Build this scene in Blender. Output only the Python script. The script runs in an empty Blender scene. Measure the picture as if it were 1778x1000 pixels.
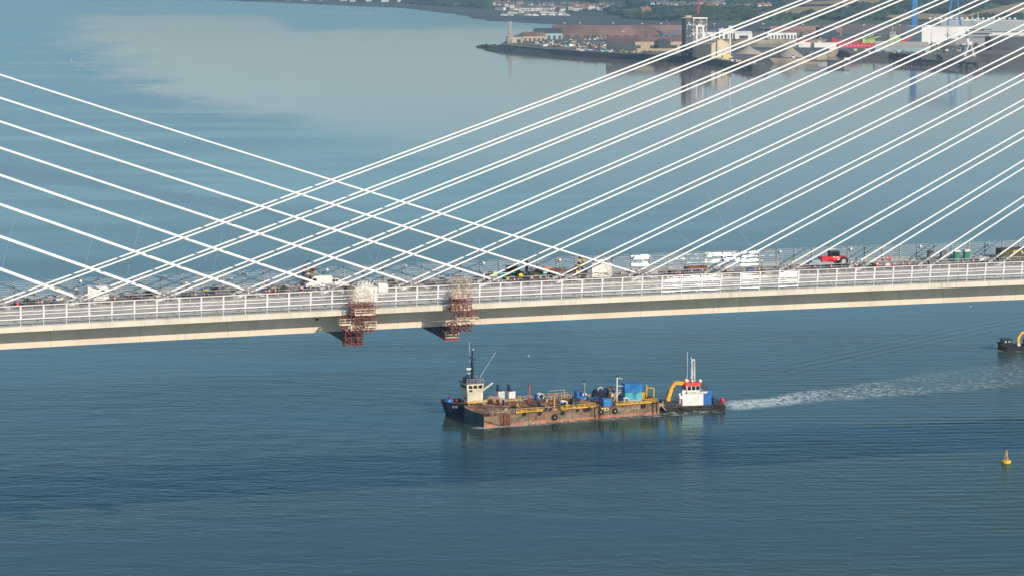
import bpy, bmesh, math, random
from math import sin, cos, tan, atan, atan2, pi, radians, sqrt
from mathutils import Vector, Matrix, noise
random.seed(7)
S = bpy.context.scene
COL = S.collection
# ---------------------------------------------------------------- camera
F = 4400.0; HZ = -70.0; PITCH = atan((500 - HZ) / F); H = 123.906
cam = bpy.data.cameras.new('camera'); co = bpy.data.objects.new('camera', cam); COL.objects.link(co)
co.location = (0, 0, H); co.rotation_euler = (pi / 2 - PITCH, 0, 0)
cam.sensor_width = 36; cam.lens = F / 1778 * 36; cam.clip_start = 1; cam.clip_end = 60000
S.camera = co
# ---------------------------------------------------------------- sky, sun, exposure
SUN_AZ, SUN_EL = radians(139), radians(24)      # azimuth clockwise from +Y
w = bpy.data.worlds.new('World'); S.world = w; w.use_nodes = True
nt = w.node_tree; sk = nt.nodes.new('ShaderNodeTexSky'); sk.sky_type = 'NISHITA'; sk.sun_disc = False
sk.sun_elevation = SUN_EL; sk.sun_rotation = SUN_AZ; sk.dust_density = .25; sk.ozone_density = 4.0
tm = nt.nodes.new('ShaderNodeMix'); tm.data_type = 'RGBA'; tm.blend_type = 'MULTIPLY'; tm.inputs[0].default_value = 1; tm.inputs[7].default_value = (1.08, .98, .90, 1)
nt.links.new(sk.outputs[0], tm.inputs[6]); nt.links.new(tm.outputs[2], nt.nodes['Background'].inputs[0]); nt.nodes['Background'].inputs[1].default_value = 0.112
sd = bpy.data.lights.new('sun', 'SUN'); sd.energy = 3.9; sd.angle = radians(0.5); sd.color = (1.0, .885, .73)
so = bpy.data.objects.new('sun', sd); COL.objects.link(so)
SV = Vector((sin(SUN_AZ) * cos(SUN_EL), cos(SUN_AZ) * cos(SUN_EL), sin(SUN_EL)))
so.rotation_euler = SV.to_track_quat('Z', 'Y').to_euler(); so.location = (300, -300, 400)
S.view_settings.view_transform = 'Standard'; S.view_settings.look = 'None'
S.view_settings.exposure = .22; S.view_settings.gamma = 1
S.cycles.max_bounces = 6; S.cycles.transparent_max_bounces = 24; S.cycles.volume_bounces = 0
# ---------------------------------------------------------------- mapping helpers (ground points from the survey of the photo)
def ray(px, py):
    return Vector(((px - 889) / F, cos(PITCH) + (500 - py) / F * sin(PITCH), -sin(PITCH) + (500 - py) / F * cos(PITCH)))
def at(px, py, z=0.0):
    d = ray(px, py); l = (z - H) / d.z
    return Vector((d.x * l, d.y * l, z))
X0, Y0, TH, KA, KC, W = 8.2337, 475.475, 0.3000446, .0045138, 3.465855e-5, 36.0
def zc(s): return KA * s - KC * s * s
def deck_s(px, t):                       # station along the deck for a picture column
    d = ray(px, 490); n = Vector((-sin(TH), cos(TH)))
    l = (n.x * X0 + n.y * Y0 + t) / (n.x * d.x + n.y * d.y)
    return (d.x * l - X0) * cos(TH) + (d.y * l - Y0) * sin(TH)
def Bw(s, t, z=0):                       # deck frame -> world
    return Vector((X0 + s * cos(TH) - t * sin(TH), Y0 + s * sin(TH) + t * cos(TH), 60 + zc(s) + z))
# ---------------------------------------------------------------- materials
MATS = {}
def mat(name, col, rough=.6, metal=0.0, var=.12, scale=1.0, alpha=1.0, dirt=None):
    if name in MATS: return MATS[name]
    m = bpy.data.materials.new(name); m.use_nodes = True; t = m.node_tree; b = t.nodes['Principled BSDF']
    b.inputs['Roughness'].default_value = rough; b.inputs['Metallic'].default_value = metal
    b.inputs['Alpha'].default_value = alpha
    g = t.nodes.new('ShaderNodeNewGeometry'); n = t.nodes.new('ShaderNodeTexNoise')
    n.inputs['Scale'].default_value = scale; n.inputs['Detail'].default_value = 5
    t.links.new(g.outputs['Position'], n.inputs['Vector'])
    r = t.nodes.new('ShaderNodeValToRGB'); t.links.new(n.outputs['Fac'], r.inputs['Fac'])
    c0 = [max(0, c * (1 - var * 1.6)) for c in col]; c1 = [min(1, c * (1 + var)) for c in col]
    if dirt: c0 = dirt
    r.color_ramp.elements[0].position = .36; r.color_ramp.elements[0].color = (*c0, 1)
    r.color_ramp.elements[1].position = .62; r.color_ramp.elements[1].color = (*c1, 1)
    t.links.new(r.outputs['Color'], b.inputs['Base Color'])
    MATS[name] = m; return m
def nd(t, kind, **kw):
    n = t.nodes.new(kind)
    for k, v in kw.items(): setattr(n, k, v)
    return n
def math_(t, op, a, b=None, c=None, clamp=False):
    n = t.nodes.new('ShaderNodeMath'); n.operation = op; n.use_clamp = clamp
    for i, v in enumerate((a, b, c)):
        if v is None: continue
        if isinstance(v, (int, float)): n.inputs[i].default_value = v
        else: t.links.new(v, n.inputs[i])
    return n.outputs[0]
def mrange(t, v, a, b, c=0.0, d=1.0):
    n = t.nodes.new('ShaderNodeMapRange'); n.interpolation_type = 'SMOOTHSTEP'
    t.links.new(v, n.inputs['Value'])
    for k, x in (('From Min', a), ('From Max', b), ('To Min', c), ('To Max', d)): n.inputs[k].default_value = x
    return n.outputs['Result']
def noise_(t, vec, scale, detail=3, rough=.5):
    n = t.nodes.new('ShaderNodeTexNoise'); n.inputs['Scale'].default_value = scale
    n.inputs['Detail'].default_value = detail; n.inputs['Roughness'].default_value = rough
    t.links.new(vec, n.inputs['Vector']); return n.outputs['Fac']
def scaled(t, vec, sx, sy, sz=1, rot=0.0, loc=(0, 0, 0)):
    n = t.nodes.new('ShaderNodeMapping'); n.inputs['Scale'].default_value = (sx, sy, sz)
    n.inputs['Rotation'].default_value = (0, 0, rot); n.inputs['Location'].default_value = loc
    t.links.new(vec, n.inputs['Vector']); return n.outputs[0]
def mixc(t, f, a, b):
    n = t.nodes.new('ShaderNodeMix'); n.data_type = 'RGBA'
    if isinstance(f, float): n.inputs[0].default_value = f
    else: t.links.new(f, n.inputs[0])
    for i, v in ((6, a), (7, b)):
        if isinstance(v, tuple): n.inputs[i].default_value = (*v, 1)
        else: t.links.new(v, n.inputs[i])
    return n.outputs[2]
# ---------------------------------------------------------------- mesh builder
class MB:
    def __init__(s): s.v = []; s.f = []; s.m = []
    def add(s, vs, fs, m=0):
        o = len(s.v); s.v += [tuple(v) for v in vs]; s.f += [tuple(i + o for i in f) for f in fs]; s.m += [m] * len(fs); return s
    def box(s, x0, x1, y0, y1, z0, z1, m=0):
        return s.add([(x0, y0, z0), (x1, y0, z0), (x1, y1, z0), (x0, y1, z0), (x0, y0, z1), (x1, y0, z1), (x1, y1, z1), (x0, y1, z1)],
                     [(3, 2, 1, 0), (4, 5, 6, 7), (0, 1, 5, 4), (1, 2, 6, 5), (2, 3, 7, 6), (3, 0, 4, 7)], m)
    def beam(s, a, b, w, h=None, m=0):
        a = Vector(a); b = Vector(b); h = h or w; d = (b - a)
        if d.length < 1e-6: return s
        d.normalize(); up = Vector((0, 0, 1)) if abs(d.z) < .95 else Vector((0, 1, 0))
        u = d.cross(up).normalized() * (w / 2); v = u.cross(d).normalized() * (h / 2)
        vs = [a - u - v, a + u - v, a + u + v, a - u + v, b - u - v, b + u - v, b + u + v, b - u + v]
        return s.add(vs, [(3, 2, 1, 0), (4, 5, 6, 7), (0, 1, 5, 4), (1, 2, 6, 5), (2, 3, 7, 6), (3, 0, 4, 7)], m)
    def tube(s, pts, r, n=8, m=0, cap=True):
        pts = [Vector(p) for p in pts]; rs = r if isinstance(r, (list, tuple)) else [r] * len(pts); rings = []
        for i, p in enumerate(pts):
            d = (pts[min(i + 1, len(pts) - 1)] - pts[max(i - 1, 0)]).normalized()
            up = Vector((0, 0, 1)) if abs(d.z) < .95 else Vector((0, 1, 0))
            u = d.cross(up).normalized(); v = d.cross(u).normalized()
            rings.append([p + (u * cos(2 * pi * k / n) + v * sin(2 * pi * k / n)) * rs[i] for k in range(n)])
        vs = [q for R in rings for q in R]; fs = []
        for i in range(len(pts) - 1):
            for k in range(n):
                fs.append((i * n + k, i * n + (k + 1) % n, (i + 1) * n + (k + 1) % n, (i + 1) * n + k))
        if cap: fs.append(tuple(range(n - 1, -1, -1))); fs.append(tuple((len(pts) - 1) * n + k for k in range(n)))
        return s.add(vs, fs, m)
    def prism(s, poly, z0, z1, m=0, mtop=None):
        n = len(poly); A = sum(poly[i][0] * poly[(i + 1) % n][1] - poly[(i + 1) % n][0] * poly[i][1] for i in range(n))
        if A < 0: poly = poly[::-1]
        s.add([(p[0], p[1], z0) for p in poly] + [(p[0], p[1], z1) for p in poly],
              [(i, (i + 1) % n, n + (i + 1) % n, n + i) for i in range(n)], m)
        s.add([(p[0], p[1], z1) for p in poly], [tuple(range(n))], m if mtop is None else mtop)
        s.add([(p[0], p[1], z0) for p in poly], [tuple(range(n - 1, -1, -1))], m); return s
    def extrude_y(s, poly, y0, y1, m=0):      # poly in x,z
        n = len(poly)
        s.add([(p[0], y0, p[1]) for p in poly] + [(p[0], y1, p[1]) for p in poly],
              [(i, (i + 1) % n, n + (i + 1) % n, n + i) for i in range(n)] + [tuple(range(n - 1, -1, -1)), tuple(n + i for i in range(n))], m); return s
    def torus(s, c, ax, R, r, n=14, k=6, m=0):
        c = Vector(c); ax = Vector(ax).normalized(); u = ax.orthogonal().normalized(); v = ax.cross(u)
        vs = []; fs = []
        for i in range(n):
            a = 2 * pi * i / n; d = u * cos(a) + v * sin(a)
            for j in range(k):
                b = 2 * pi * j / k; vs.append(c + d * (R + r * cos(b)) + ax * (r * sin(b)))
        for i in range(n):
            for j in range(k):
                fs.append((i * k + j, ((i + 1) % n) * k + j, ((i + 1) % n) * k + (j + 1) % k, i * k + (j + 1) % k))
        return s.add(vs, fs, m)
    def blob(s, c, rx, ry, rz, m=0, jit=.18, sub=1, seed=0):
        V, Fc = ICO[sub]; rnd = random.Random(seed)
        ph = rnd.random() * 40
        vs = []
        for v in V:
            k = 1 + jit * 2 * noise.noise(Vector((v[0] * 1.7 + ph, v[1] * 1.7, v[2] * 1.7)))
            vs.append((c[0] + v[0] * rx * k, c[1] + v[1] * ry * k, c[2] + v[2] * rz * k))
        return s.add(vs, Fc, m)
    def build(s, name, mats, parent=None, loc=(0, 0, 0), rotz=0.0, smooth=False):
        me = bpy.data.meshes.new(name); me.from_pydata(s.v, [], s.f)
        mats = mats if isinstance(mats, (list, tuple)) else [mats]
        for m in mats: me.materials.append(m)
        me.polygons.foreach_set('material_index', s.m)
        if smooth: me.polygons.foreach_set('use_smooth', [True] * len(s.f))
        me.update(); o = bpy.data.objects.new(name, me); COL.objects.link(o)
        o.location = loc; o.rotation_euler = (0, 0, rotz)
        if parent: o.parent = parent
        return o
ICO = {}
for _k in (0, 1, 2):
    bm = bmesh.new(); bmesh.ops.create_icosphere(bm, subdivisions=_k + 1, radius=1)
    ICO[_k] = ([tuple(v.co) for v in bm.verts], [tuple(v.index for v in f.verts) for f in bm.faces]); bm.free()
def tag(o, label=None, cat=None, group=None, kind=None):
    if label: o['label'] = label
    if cat: o['category'] = cat
    if group: o['group'] = group
    if kind: o['kind'] = kind
    return o
def thing(name, label, cat, loc=(0, 0, 0), rotz=0.0, group=None):
    o = bpy.data.objects.new(name, None); COL.objects.link(o); o.location = loc; o.rotation_euler = (0, 0, rotz)
    o.empty_display_size = .3
    return tag(o, label, cat, group)
def children(o): return [c for c in COL.objects if c.parent == o]
def copy_tree(o, loc, rotz, label=None, parent=None):
    kids = children(o); c = o.copy(); COL.objects.link(c)
    if parent: c.parent = parent
    else: c.location = loc; c.rotation_euler = (0, 0, rotz)
    if label: c['label'] = label
    for k in kids: copy_tree(k, None, None, None, c)
    return c
# palette
white = mat('white_paint', (.78, .77, .73), .45, var=.05, scale=.6)
cable_m = mat('cable_sheath', (.9, .89, .86), .5, var=.02, scale=.4)
cream = mat('cream_coating', (.66, .60, .50), .55, var=.06, scale=.25)
soffit = mat('girder_steel', (.78, .645, .52), .5, var=.06, scale=.12)
steel = mat('galvanised_steel', (.42, .42, .41), .45, .3, var=.15, scale=2)
dsteel = mat('dark_steel', (.035, .037, .04), .5, .2, var=.3, scale=2)
black = mat('black_rubber', (.012, .012, .013), .8, var=.3, scale=3)
red_m = mat('red_paint', (.50, .015, .02), .5, var=.25, scale=1.5)
dred_m = mat('dark_red_paint', (.20, .045, .042), .55, var=.3, scale=1.5)
scaf_m = mat('scaffold_tube', (.58, .45, .33), .5, var=.35, scale=1.2)
yellow = mat('yellow_paint', (.75, .42, .02), .5, var=.2, scale=1.2)
blue_m = mat('blue_paint', (.02, .14, .42), .45, var=.2, scale=.8)
cblue = mat('container_blue', (.015, .19, .50), .5, var=.12, scale=.6)
turq = mat('turquoise_paint', (.07, .42, .55), .5, var=.12, scale=.6)
navy = mat('navy_paint', (.012, .022, .055), .4, var=.3, scale=.7)
beige = mat('wheelhouse_cream', (.72, .66, .48), .5, var=.08, scale=.8)
glass_d = mat('dark_window', (.02, .022, .025), .12, var=.2)
green_m = mat('green_paint', (.03, .13, .06), .5, var=.2)
orange = mat('orange_cloth', (.85, .13, .02), .8, var=.15)
skin = mat('skin', (.45, .26, .18), .6)
tarp = mat('white_tarpaulin', (.78, .76, .70), .6, var=.15, scale=1.5)
rust = mat('rusty_steel', (.16, .065, .03), .8, var=.5, scale=.8)
road_m = mat('road_surface', (.30, .295, .28), .85, var=.16, scale=.35)
brown = mat('bare_median', (.085, .055, .04), .9, var=.35, scale=.5)

def streaks(m, amt):
    t = m.node_tree; b = t.nodes['Principled BSDF']; src = b.inputs['Base Color'].links[0].from_socket
    g = nd(t, 'ShaderNodeNewGeometry').outputs['Position']
    a = noise_(t, scaled(t, g, .9, .9, .12), 1.0, 5, .65); c = noise_(t, scaled(t, g, .06, .06, .06), 1.0, 3)
    f = math_(t, 'MULTIPLY', mrange(t, a, .50, .72), mrange(t, c, .35, .6, .35, 1.0))
    t.links.new(mixc(t, math_(t, 'MULTIPLY', f, amt), src, (.30, .25, .19)), b.inputs['Base Color'])
streaks(soffit, .32); streaks(cream, .45)
# ================================================================ WATER
wm = bpy.data.materials.new('water_surface'); wm.use_nodes = True; t = wm.node_tree
t.nodes.remove(t.nodes['Principled BSDF'])
w_dif = nd(t, 'ShaderNodeBsdfDiffuse'); w_glo = nd(t, 'ShaderNodeBsdfGlossy'); w_fr = nd(t, 'ShaderNodeFresnel'); w_fr.inputs['IOR'].default_value = 1.33
w_mix = nd(t, 'ShaderNodeMixShader'); t.links.new(w_fr.outputs[0], w_mix.inputs[0]); t.links.new(w_dif.outputs[0], w_mix.inputs[1]); t.links.new(w_glo.outputs[0], w_mix.inputs[2]); t.links.new(w_mix.outputs[0], t.nodes['Material Output'].inputs[0])
g = nd(t, 'ShaderNodeNewGeometry').outputs['Position']
sp = nd(t, 'ShaderNodeSeparateXYZ'); t.links.new(g, sp.inputs[0]); px_, py_ = sp.outputs[0], sp.outputs[1]
# slick: a broad glassy current lying off the port, with a ragged western edge
n1 = noise_(t, scaled(t, g, .0016, .0006), 1.0, 5, .6)
n2 = noise_(t, scaled(t, g, .010, .0030), 1.0, 7, .72)
wob = math_(t, 'MULTIPLY_ADD', math_(t, 'SUBTRACT', n1, .5), 330.0, math_(t, 'MULTIPLY', math_(t, 'SUBTRACT', n2, .5), 240.0))
# western edge runs from (-130,1950) out to (-640,4800) and bends back
edge = math_(t, 'MAXIMUM', math_(t, 'MULTIPLY_ADD', math_(t, 'SUBTRACT', py_, 1948.0), -.38, -128.0), math_(t, 'MULTIPLY_ADD', math_(t, 'SUBTRACT', py_, 2480.0), -.18, -332.0))
dx = math_(t, 'ADD', math_(t, 'SUBTRACT', px_, edge), wob)
wm_w = mrange(t, dx, -110, 10)
near_e = mrange(t, math_(t, 'ADD', py_, math_(t, 'MULTIPLY', math_(t, 'SUBTRACT', n1, .5), 500.0)), 950, 2350)
far_e = mrange(t, math_(t, 'ADD', py_, math_(t, 'ADD', math_(t, 'MULTIPLY', wob, 3.0), math_(t, 'MULTIPLY', mrange(t, px_, -600, -350), 1150.0))), 5500, 6000, 1.0, 0.0)
slick = math_(t, 'MULTIPLY', math_(t, 'MULTIPLY', wm_w, near_e), far_e)
# scattered smaller slicks further out
n3 = noise_(t, scaled(t, g, .0022, .0007, loc=(3, 7, 0)), 1.0, 5, .62)
small = math_(t, 'MULTIPLY', mrange(t, n3, .56, .66), mrange(t, py_, 2300, 3600))
slick = math_(t, 'MAXIMUM', slick, math_(t, 'MULTIPLY', small, .7))
# ---- foam behind the push tug
cw, sw = cos(radians(31)), sin(radians(31)); ox, oy = 59.0, 698.0
rx = math_(t, 'SUBTRACT', px_, ox); ry = math_(t, 'SUBTRACT', py_, oy)
u = math_(t, 'ADD', math_(t, 'MULTIPLY', rx, cw), math_(t, 'MULTIPLY', ry, sw))
v = math_(t, 'SUBTRACT', math_(t, 'MULTIPLY', ry, cw), math_(t, 'MULTIPLY', rx, sw))
nw = noise_(t, scaled(t, g, .06, .06), 1.0, 3)
v2 = math_(t, 'ADD', v, math_(t, 'MULTIPLY', math_(t, 'SUBTRACT', nw, .5), 9.0))
half = math_(t, 'MULTIPLY_ADD', u, .12, 5.2)
wk = mrange(t, math_(t, 'SUBTRACT', math_(t, 'ABSOLUTE', v2), half), -3.5, 1.5, 1.0, 0.0)
lf = math_(t, 'MULTIPLY', mrange(t, u, -2, 3), mrange(t, u, 15, 210, 1.0, 0.0))
fade = mrange(t, u, 0, 60, .395, .49)
fn = noise_(t, scaled(t, g, .55, .42, rot=.5), 1.0, 8, .74)
foam = math_(t, 'MULTIPLY', math_(t, 'MULTIPLY', wk, math_(t, 'MULTIPLY', lf, mrange(t, noise_(t, scaled(t, g, .035, .035, loc=(2, 9, 0)), 1.0, 3), .34, .54, .12, 1.0))), mrange(t, math_(t, 'SUBTRACT', fn, fade), 0, .12))
# ---- foam line along the barge side and its bow
cb, sb = cos(radians(23.4)), sin(radians(23.4)); bx, by = -7.5, 666.6
qx = math_(t, 'SUBTRACT', px_, bx); qy = math_(t, 'SUBTRACT', py_, by)
bu = math_(t, 'ADD', math_(t, 'MULTIPLY', qx, cb), math_(t, 'MULTIPLY', qy, sb))
bv = math_(t, 'SUBTRACT', math_(t, 'MULTIPLY', qy, cb), math_(t, 'MULTIPLY', qx, sb))
wid = math_(t, 'MULTIPLY_ADD', math_(t, 'MAXIMUM', bu, 0.0), -.05, -.8)
l1 = mrange(t, math_(t, 'SUBTRACT', bv, wid), -1.4, .6)
l2 = mrange(t, math_(t, 'ABSOLUTE', math_(t, 'SUBTRACT', bu, 34.0)), 34, 38, 1.0, 0.0)
f2 = mrange(t, math_(t, 'SUBTRACT', fn, mrange(t, bu, 0, 30, .33, .46)), 0, .2)
l3 = mrange(t, bv, 1, 3, 1.0, 0.0)
foam2 = math_(t, 'MULTIPLY', math_(t, 'MULTIPLY', l1, l2), math_(t, 'MULTIPLY', l3, math_(t, 'MULTIPLY', f2, .75)))
foam = math_(t, 'MAXIMUM', foam, foam2)
# pale churned water under the wake
churn = math_(t, 'MULTIPLY', wk, lf)
# ---- silt banks and deeper channel; far off and on slicks, sky sheen painted in
n4 = noise_(t, scaled(t, g, .004, .0016), 1.0, 5, .6)
base = mixc(t, mrange(t, n4, .38, .62), (.044, .072, .058), (.058, .084, .060))
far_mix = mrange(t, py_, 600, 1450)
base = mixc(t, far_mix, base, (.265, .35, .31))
base = mixc(t, slick, base, (.36, .28, .22))
base = mixc(t, math_(t, 'MULTIPLY', churn, .35), base, (.20, .24, .21))
base = mixc(t, foam, base, (.95, .93, .86))
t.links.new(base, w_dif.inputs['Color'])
t.links.new(mixc(t, slick, mixc(t, mrange(t, py_, 600, 1500), (.38, .625, .745), (.445, .67, .775)), (.69, .775, .86)), w_glo.inputs['Color'])  # gloss colour also carries the painted sheen, paler far out and on slicks
# ---- ripples
h1 = noise_(t, scaled(t, g, .30, .46, rot=.15), 1.0, 4, .6)
h2 = noise_(t, scaled(t, g, .055, .13, rot=-.1), 1.0, 3, .55)
wv = nd(t, 'ShaderNodeTexWave', wave_type='BANDS', bands_direction='Y'); t.links.new(scaled(t, g, .02, .075, rot=-.28), wv.inputs['Vector'])
wv.inputs['Scale'].default_value = 1; wv.inputs['Distortion'].default_value = 5; wv.inputs['Detail'].default_value = 2; wv.inputs['Detail Scale'].default_value = .6
east = math_(t, 'MULTIPLY', mrange(t, math_(t, 'SUBTRACT', px_, math_(t, 'MULTIPLY', math_(t, 'SUBTRACT', py_, 650.0), -.1)), 20, 110), mrange(t, py_, 1100, 700))
hh = math_(t, 'ADD', math_(t, 'MULTIPLY', h1, .55), math_(t, 'MULTIPLY', h2, mrange(t, py_, 700, 1900, 1.1, .3)))
hh = math_(t, 'ADD', hh, math_(t, 'MULTIPLY', math_(t, 'MULTIPLY', wv.outputs['Fac'], east), .15))
hh = math_(t, 'ADD', hh, math_(t, 'MULTIPLY', foam, .25))
# wash lines spreading from the stern of the convoy
wy = math_(t, 'SUBTRACT', py_, math_(t, 'MULTIPLY_ADD', px_, .03, 674.0))
wys = math_(t, 'ADD', wy, math_(t, 'MULTIPLY', math_(t, 'SUBTRACT', nw, .5), 3.0))
wenv = math_(t, 'MULTIPLY', mrange(t, math_(t, 'ABSOLUTE', wy), 2, 13, 1.0, 0.0), mrange(t, px_, 25, 60))
hh = math_(t, 'ADD', hh, math_(t, 'MULTIPLY', math_(t, 'MULTIPLY', math_(t, 'SINE', math_(t, 'MULTIPLY', wys, 1.25)), wenv), .22))
vy = math_(t, 'SUBTRACT', py_, math_(t, 'MULTIPLY_ADD', px_, 1.15, 668.0))
venv = math_(t, 'MULTIPLY', mrange(t, math_(t, 'ABSOLUTE', vy), 3, 22, 1.0, 0.0), mrange(t, px_, 70, 95))
hh = math_(t, 'ADD', hh, math_(t, 'MULTIPLY', math_(t, 'MULTIPLY', math_(t, 'SINE', math_(t, 'MULTIPLY', math_(t, 'ADD', vy, math_(t, 'MULTIPLY', nw, 6.0)), .8)), venv), .22))
calm = noise_(t, scaled(t, g, .0035, .011, rot=-.2, loc=(11, 4, 0)), 1.0, 4, .6)
st = math_(t, 'MULTIPLY', mrange(t, calm, .38, .58, .25, 1.1), math_(t, 'SUBTRACT', 1.0, math_(t, 'MULTIPLY', slick, .93)))
port_calm = math_(t, 'MULTIPLY', mrange(t, py_, 700, 1500, 1.0, .4), mrange(t, py_, 1400, 2300, 1.0, .25))
west = mrange(t, px_, -60, -250)          # open firth to the west stays ruffled
st = math_(t, 'MULTIPLY', st, math_(t, 'MAXIMUM', port_calm, west))
# a darker wind line drawn across the west of the firth
wl = math_(t, 'ADD', math_(t, 'MULTIPLY', math_(t, 'ADD', px_, 306.0), .817), math_(t, 'MULTIPLY', math_(t, 'SUBTRACT', py_, 1515.0), .576))
wl = math_(t, 'ADD', math_(t, 'ABSOLUTE', wl), math_(t, 'MULTIPLY', math_(t, 'SUBTRACT', n2, .5), 60.0))
wline = math_(t, 'MULTIPLY', mrange(t, wl, 4, 22, 1.0, 0.0), mrange(t, px_, -60, -150))
st = math_(t, 'ADD', st, math_(t, 'MULTIPLY', wline, .9))
bp = nd(t, 'ShaderNodeBump'); bp.inputs['Distance'].default_value = 1.0
t.links.new(hh, bp.inputs['Height']); t.links.new(math_(t, 'MULTIPLY', st, .50), bp.inputs['Strength'])
for q_ in (w_dif, w_glo, w_fr): t.links.new(bp.outputs[0], q_.inputs['Normal'])
rg = math_(t, 'MULTIPLY_ADD', st, .10, .06)
t.links.new(math_(t, 'MAXIMUM', rg, math_(t, 'MULTIPLY', foam, .8)), w_glo.inputs['Roughness'])
mb = MB(); mb.add([(-9000, -1500, 0), (9000, -1500, 0), (9000, 19000, 0), (-9000, 19000, 0)], [(0, 1, 2, 3)])
tag(mb.build('water', wm), kind='structure')

# ================================================================ TERRAIN
SH = [(-9000, 14000), (-2600, 10500), (-862, 7684), (-523, 6995), (-279, 6495), (-130, 5743), (-66, 5196), (120, 4744), (300, 4547), (408, 4365), (900, 4150), (1800, 4000), (9000, 4000)]
def shore(x):
    for (a, ya), (b_, yb) in zip(SH, SH[1:]):
        if x <= b_: return ya + (yb - ya) * (x - a) / (b_ - a)
    return SH[-1][1]
def ter(x, y):
    ys = shore(x) + 40 * noise.noise(Vector((x * .006, 0, 3))) + 14 * noise.noise(Vector((x * .03, 0, 9)))
    u = y - ys
    if u < 0: return max(-6, u * .05)
    z = 1.6 * min(1, u / 160)
    f = max(0, u - 420 - 750 * math.exp(-((x - 40) / 200) ** 2) + 90 * noise.noise(Vector((x * .002, 5, 0))))
    return z + f * .019 + (5 * noise.noise(Vector((x * .0012, y * .0012, 0))) + 5) * min(1, f / 500)
def hit(px, py):
    d = ray(px, py); y = 3300.0
    while y < 16000:
        l = y / d.y; p = Vector((d.x * l, y, H + d.z * l))
        if p.z <= ter(p.x, p.y): return p
        y += 12
    return None
land = mat('grassland', (.06, .085, .04), .9, var=.45, scale=.004)
mud = mat('tidal_mud', (.085, .078, .075), .75, var=.35, scale=.012)
stubble = mat('stubble_field', (.42, .29, .15), .9, var=.12, scale=.006)
xs = [-3200 + i * 35 for i in range(200)]; ysr = [3900 + 40 * j + j * j * .5 for j in range(125)]
V = [(x, y, ter(x, y)) for y in ysr for x in xs]; nx = len(xs); Fc = []; Mi = []
for j in range(len(ysr) - 1):
    for i in range(nx - 1):
        a = j * nx + i; q = (V[a][2], V[a + 1][2], V[a + nx][2], V[a + nx + 1][2])
        if max(q) <= -5.9: continue
        Fc.append((a, a + 1, a + nx + 1, a + nx)); Mi.append(0 if sum(q) / 4 < 2.1 else 1)
mb = MB(); mb.v = V; mb.f = Fc; mb.m = Mi
tag(mb.build('terrain', [mud, land], smooth=True), kind='structure')
FIELDS = [[(1290, 30), (1330, 24), (1378, 15), (1452, 13), (1500, 14), (1440, 21), (1380, 27), (1330, 31)],
          [(1378, 12), (1420, 5), (1480, 2), (1565, 4), (1520, 9), (1440, 10)],
          [(1530, 30), (1600, 26), (1690, 29), (1670, 37), (1560, 37)],
          [(1672, 30), (1720, 18), (1790, 3), (1790, 27), (1740, 30)],
          [(1310, 52), (1420, 45), (1560, 46), (1660, 44), (1640, 57), (1480, 60), (1400, 58)],
          [(1060, 20), (1110, 17), (1140, 21), (1090, 25)]]
def inpoly(x, y, P):
    c = False; n = len(P)
    for i in range(n):
        x1, y1 = P[i]; x2, y2 = P[i - 1]
        if (y1 > y) != (y2 > y) and x < (x2 - x1) * (y - y1) / (y2 - y1) + x1: c = not c
    return c
pink = mat('heather_flat', (.22, .14, .11), .9, var=.2, scale=.01)
pasture = mat('pasture', (.13, .15, .07), .9, var=.2, scale=.01)
for k, P in enumerate(FIELDS):
    pts = []
    for i in range(len(P)):
        (x1, y1), (x2, y2) = P[i], P[(i + 1) % len(P)]
        for q in range(4): pts.append((x1 + (x2 - x1) * q / 4, y1 + (y2 - y1) * q / 4))
    cx = sum(p[0] for p in P) / len(P); cy = sum(p[1] for p in P) / len(P)
    rings = []; ok = True
    for f in (1, .66, .33):
        R = [hit(cx + (x - cx) * f, cy + (y - cy) * f) for x, y in pts]
        if None in R: ok = False; break
        rings.append([(p.x, p.y, ter(p.x, p.y) + 2.5) for p in R])
    c = hit(cx, cy)
    if not ok or c is None: continue
    n = len(pts); mb = MB(); vs = [p for R in rings for p in R] + [(c.x, c.y, ter(c.x, c.y) + 2.5)]; fs = []
    for r in range(2):
        for i in range(n): fs.append((r * n + i, r * n + (i + 1) % n, (r + 1) * n + (i + 1) % n, (r + 1) * n + i))
    for i in range(n): fs.append((2 * n + i, 2 * n + (i + 1) % n, 3 * n))
    mb.add(vs, fs); tag(mb.build('field', [stubble, stubble, stubble, stubble, pink, pasture][k]), kind='structure')
# woods: one mass of crowns
foli = mat('woodland_foliage', (.032, .055, .028), .9, var=.5, scale=.02)
VILL = [[(905, 2), (1000, 2), (1080, 10), (1068, 17), (1020, 28), (870, 30), (830, 12), (862, 5)], [(1130, 10), (1262, 7), (1262, 17), (1130, 17)]]
mb = MB(); cnt = 0; rnd = random.Random(3)
for k in range(26000):
    px = rnd.uniform(700, 1790); py = rnd.uniform(-26, 36)
    lim = 12 if px < 830 else 20 if px < 1060 else 36
    if py > lim: continue
    if any(inpoly(px, py + q, P) for P in FIELDS for q in (1, -1, -3)) or any(inpoly(px, py + 1, P) for P in VILL) : continue
    if noise.noise(Vector((px * .02, py * .12, 1))) < -.22: continue
    p = hit(px, py)
    if p is None or ter(p.x, p.y) < 2.2: continue
    s_ = rnd.uniform(4.5, 9.5)
    mb.blob((p.x, p.y, ter(p.x, p.y) + s_ * .35), s_ * 1.25, s_ * 1.3, s_ * .8, 0, .5, 0, k); cnt += 1
    if cnt > 15000: break
tag(mb.build('woodland', foli, smooth=False), 'dark green woods covering the far hillside above the port', 'woodland', kind='stuff')
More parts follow.
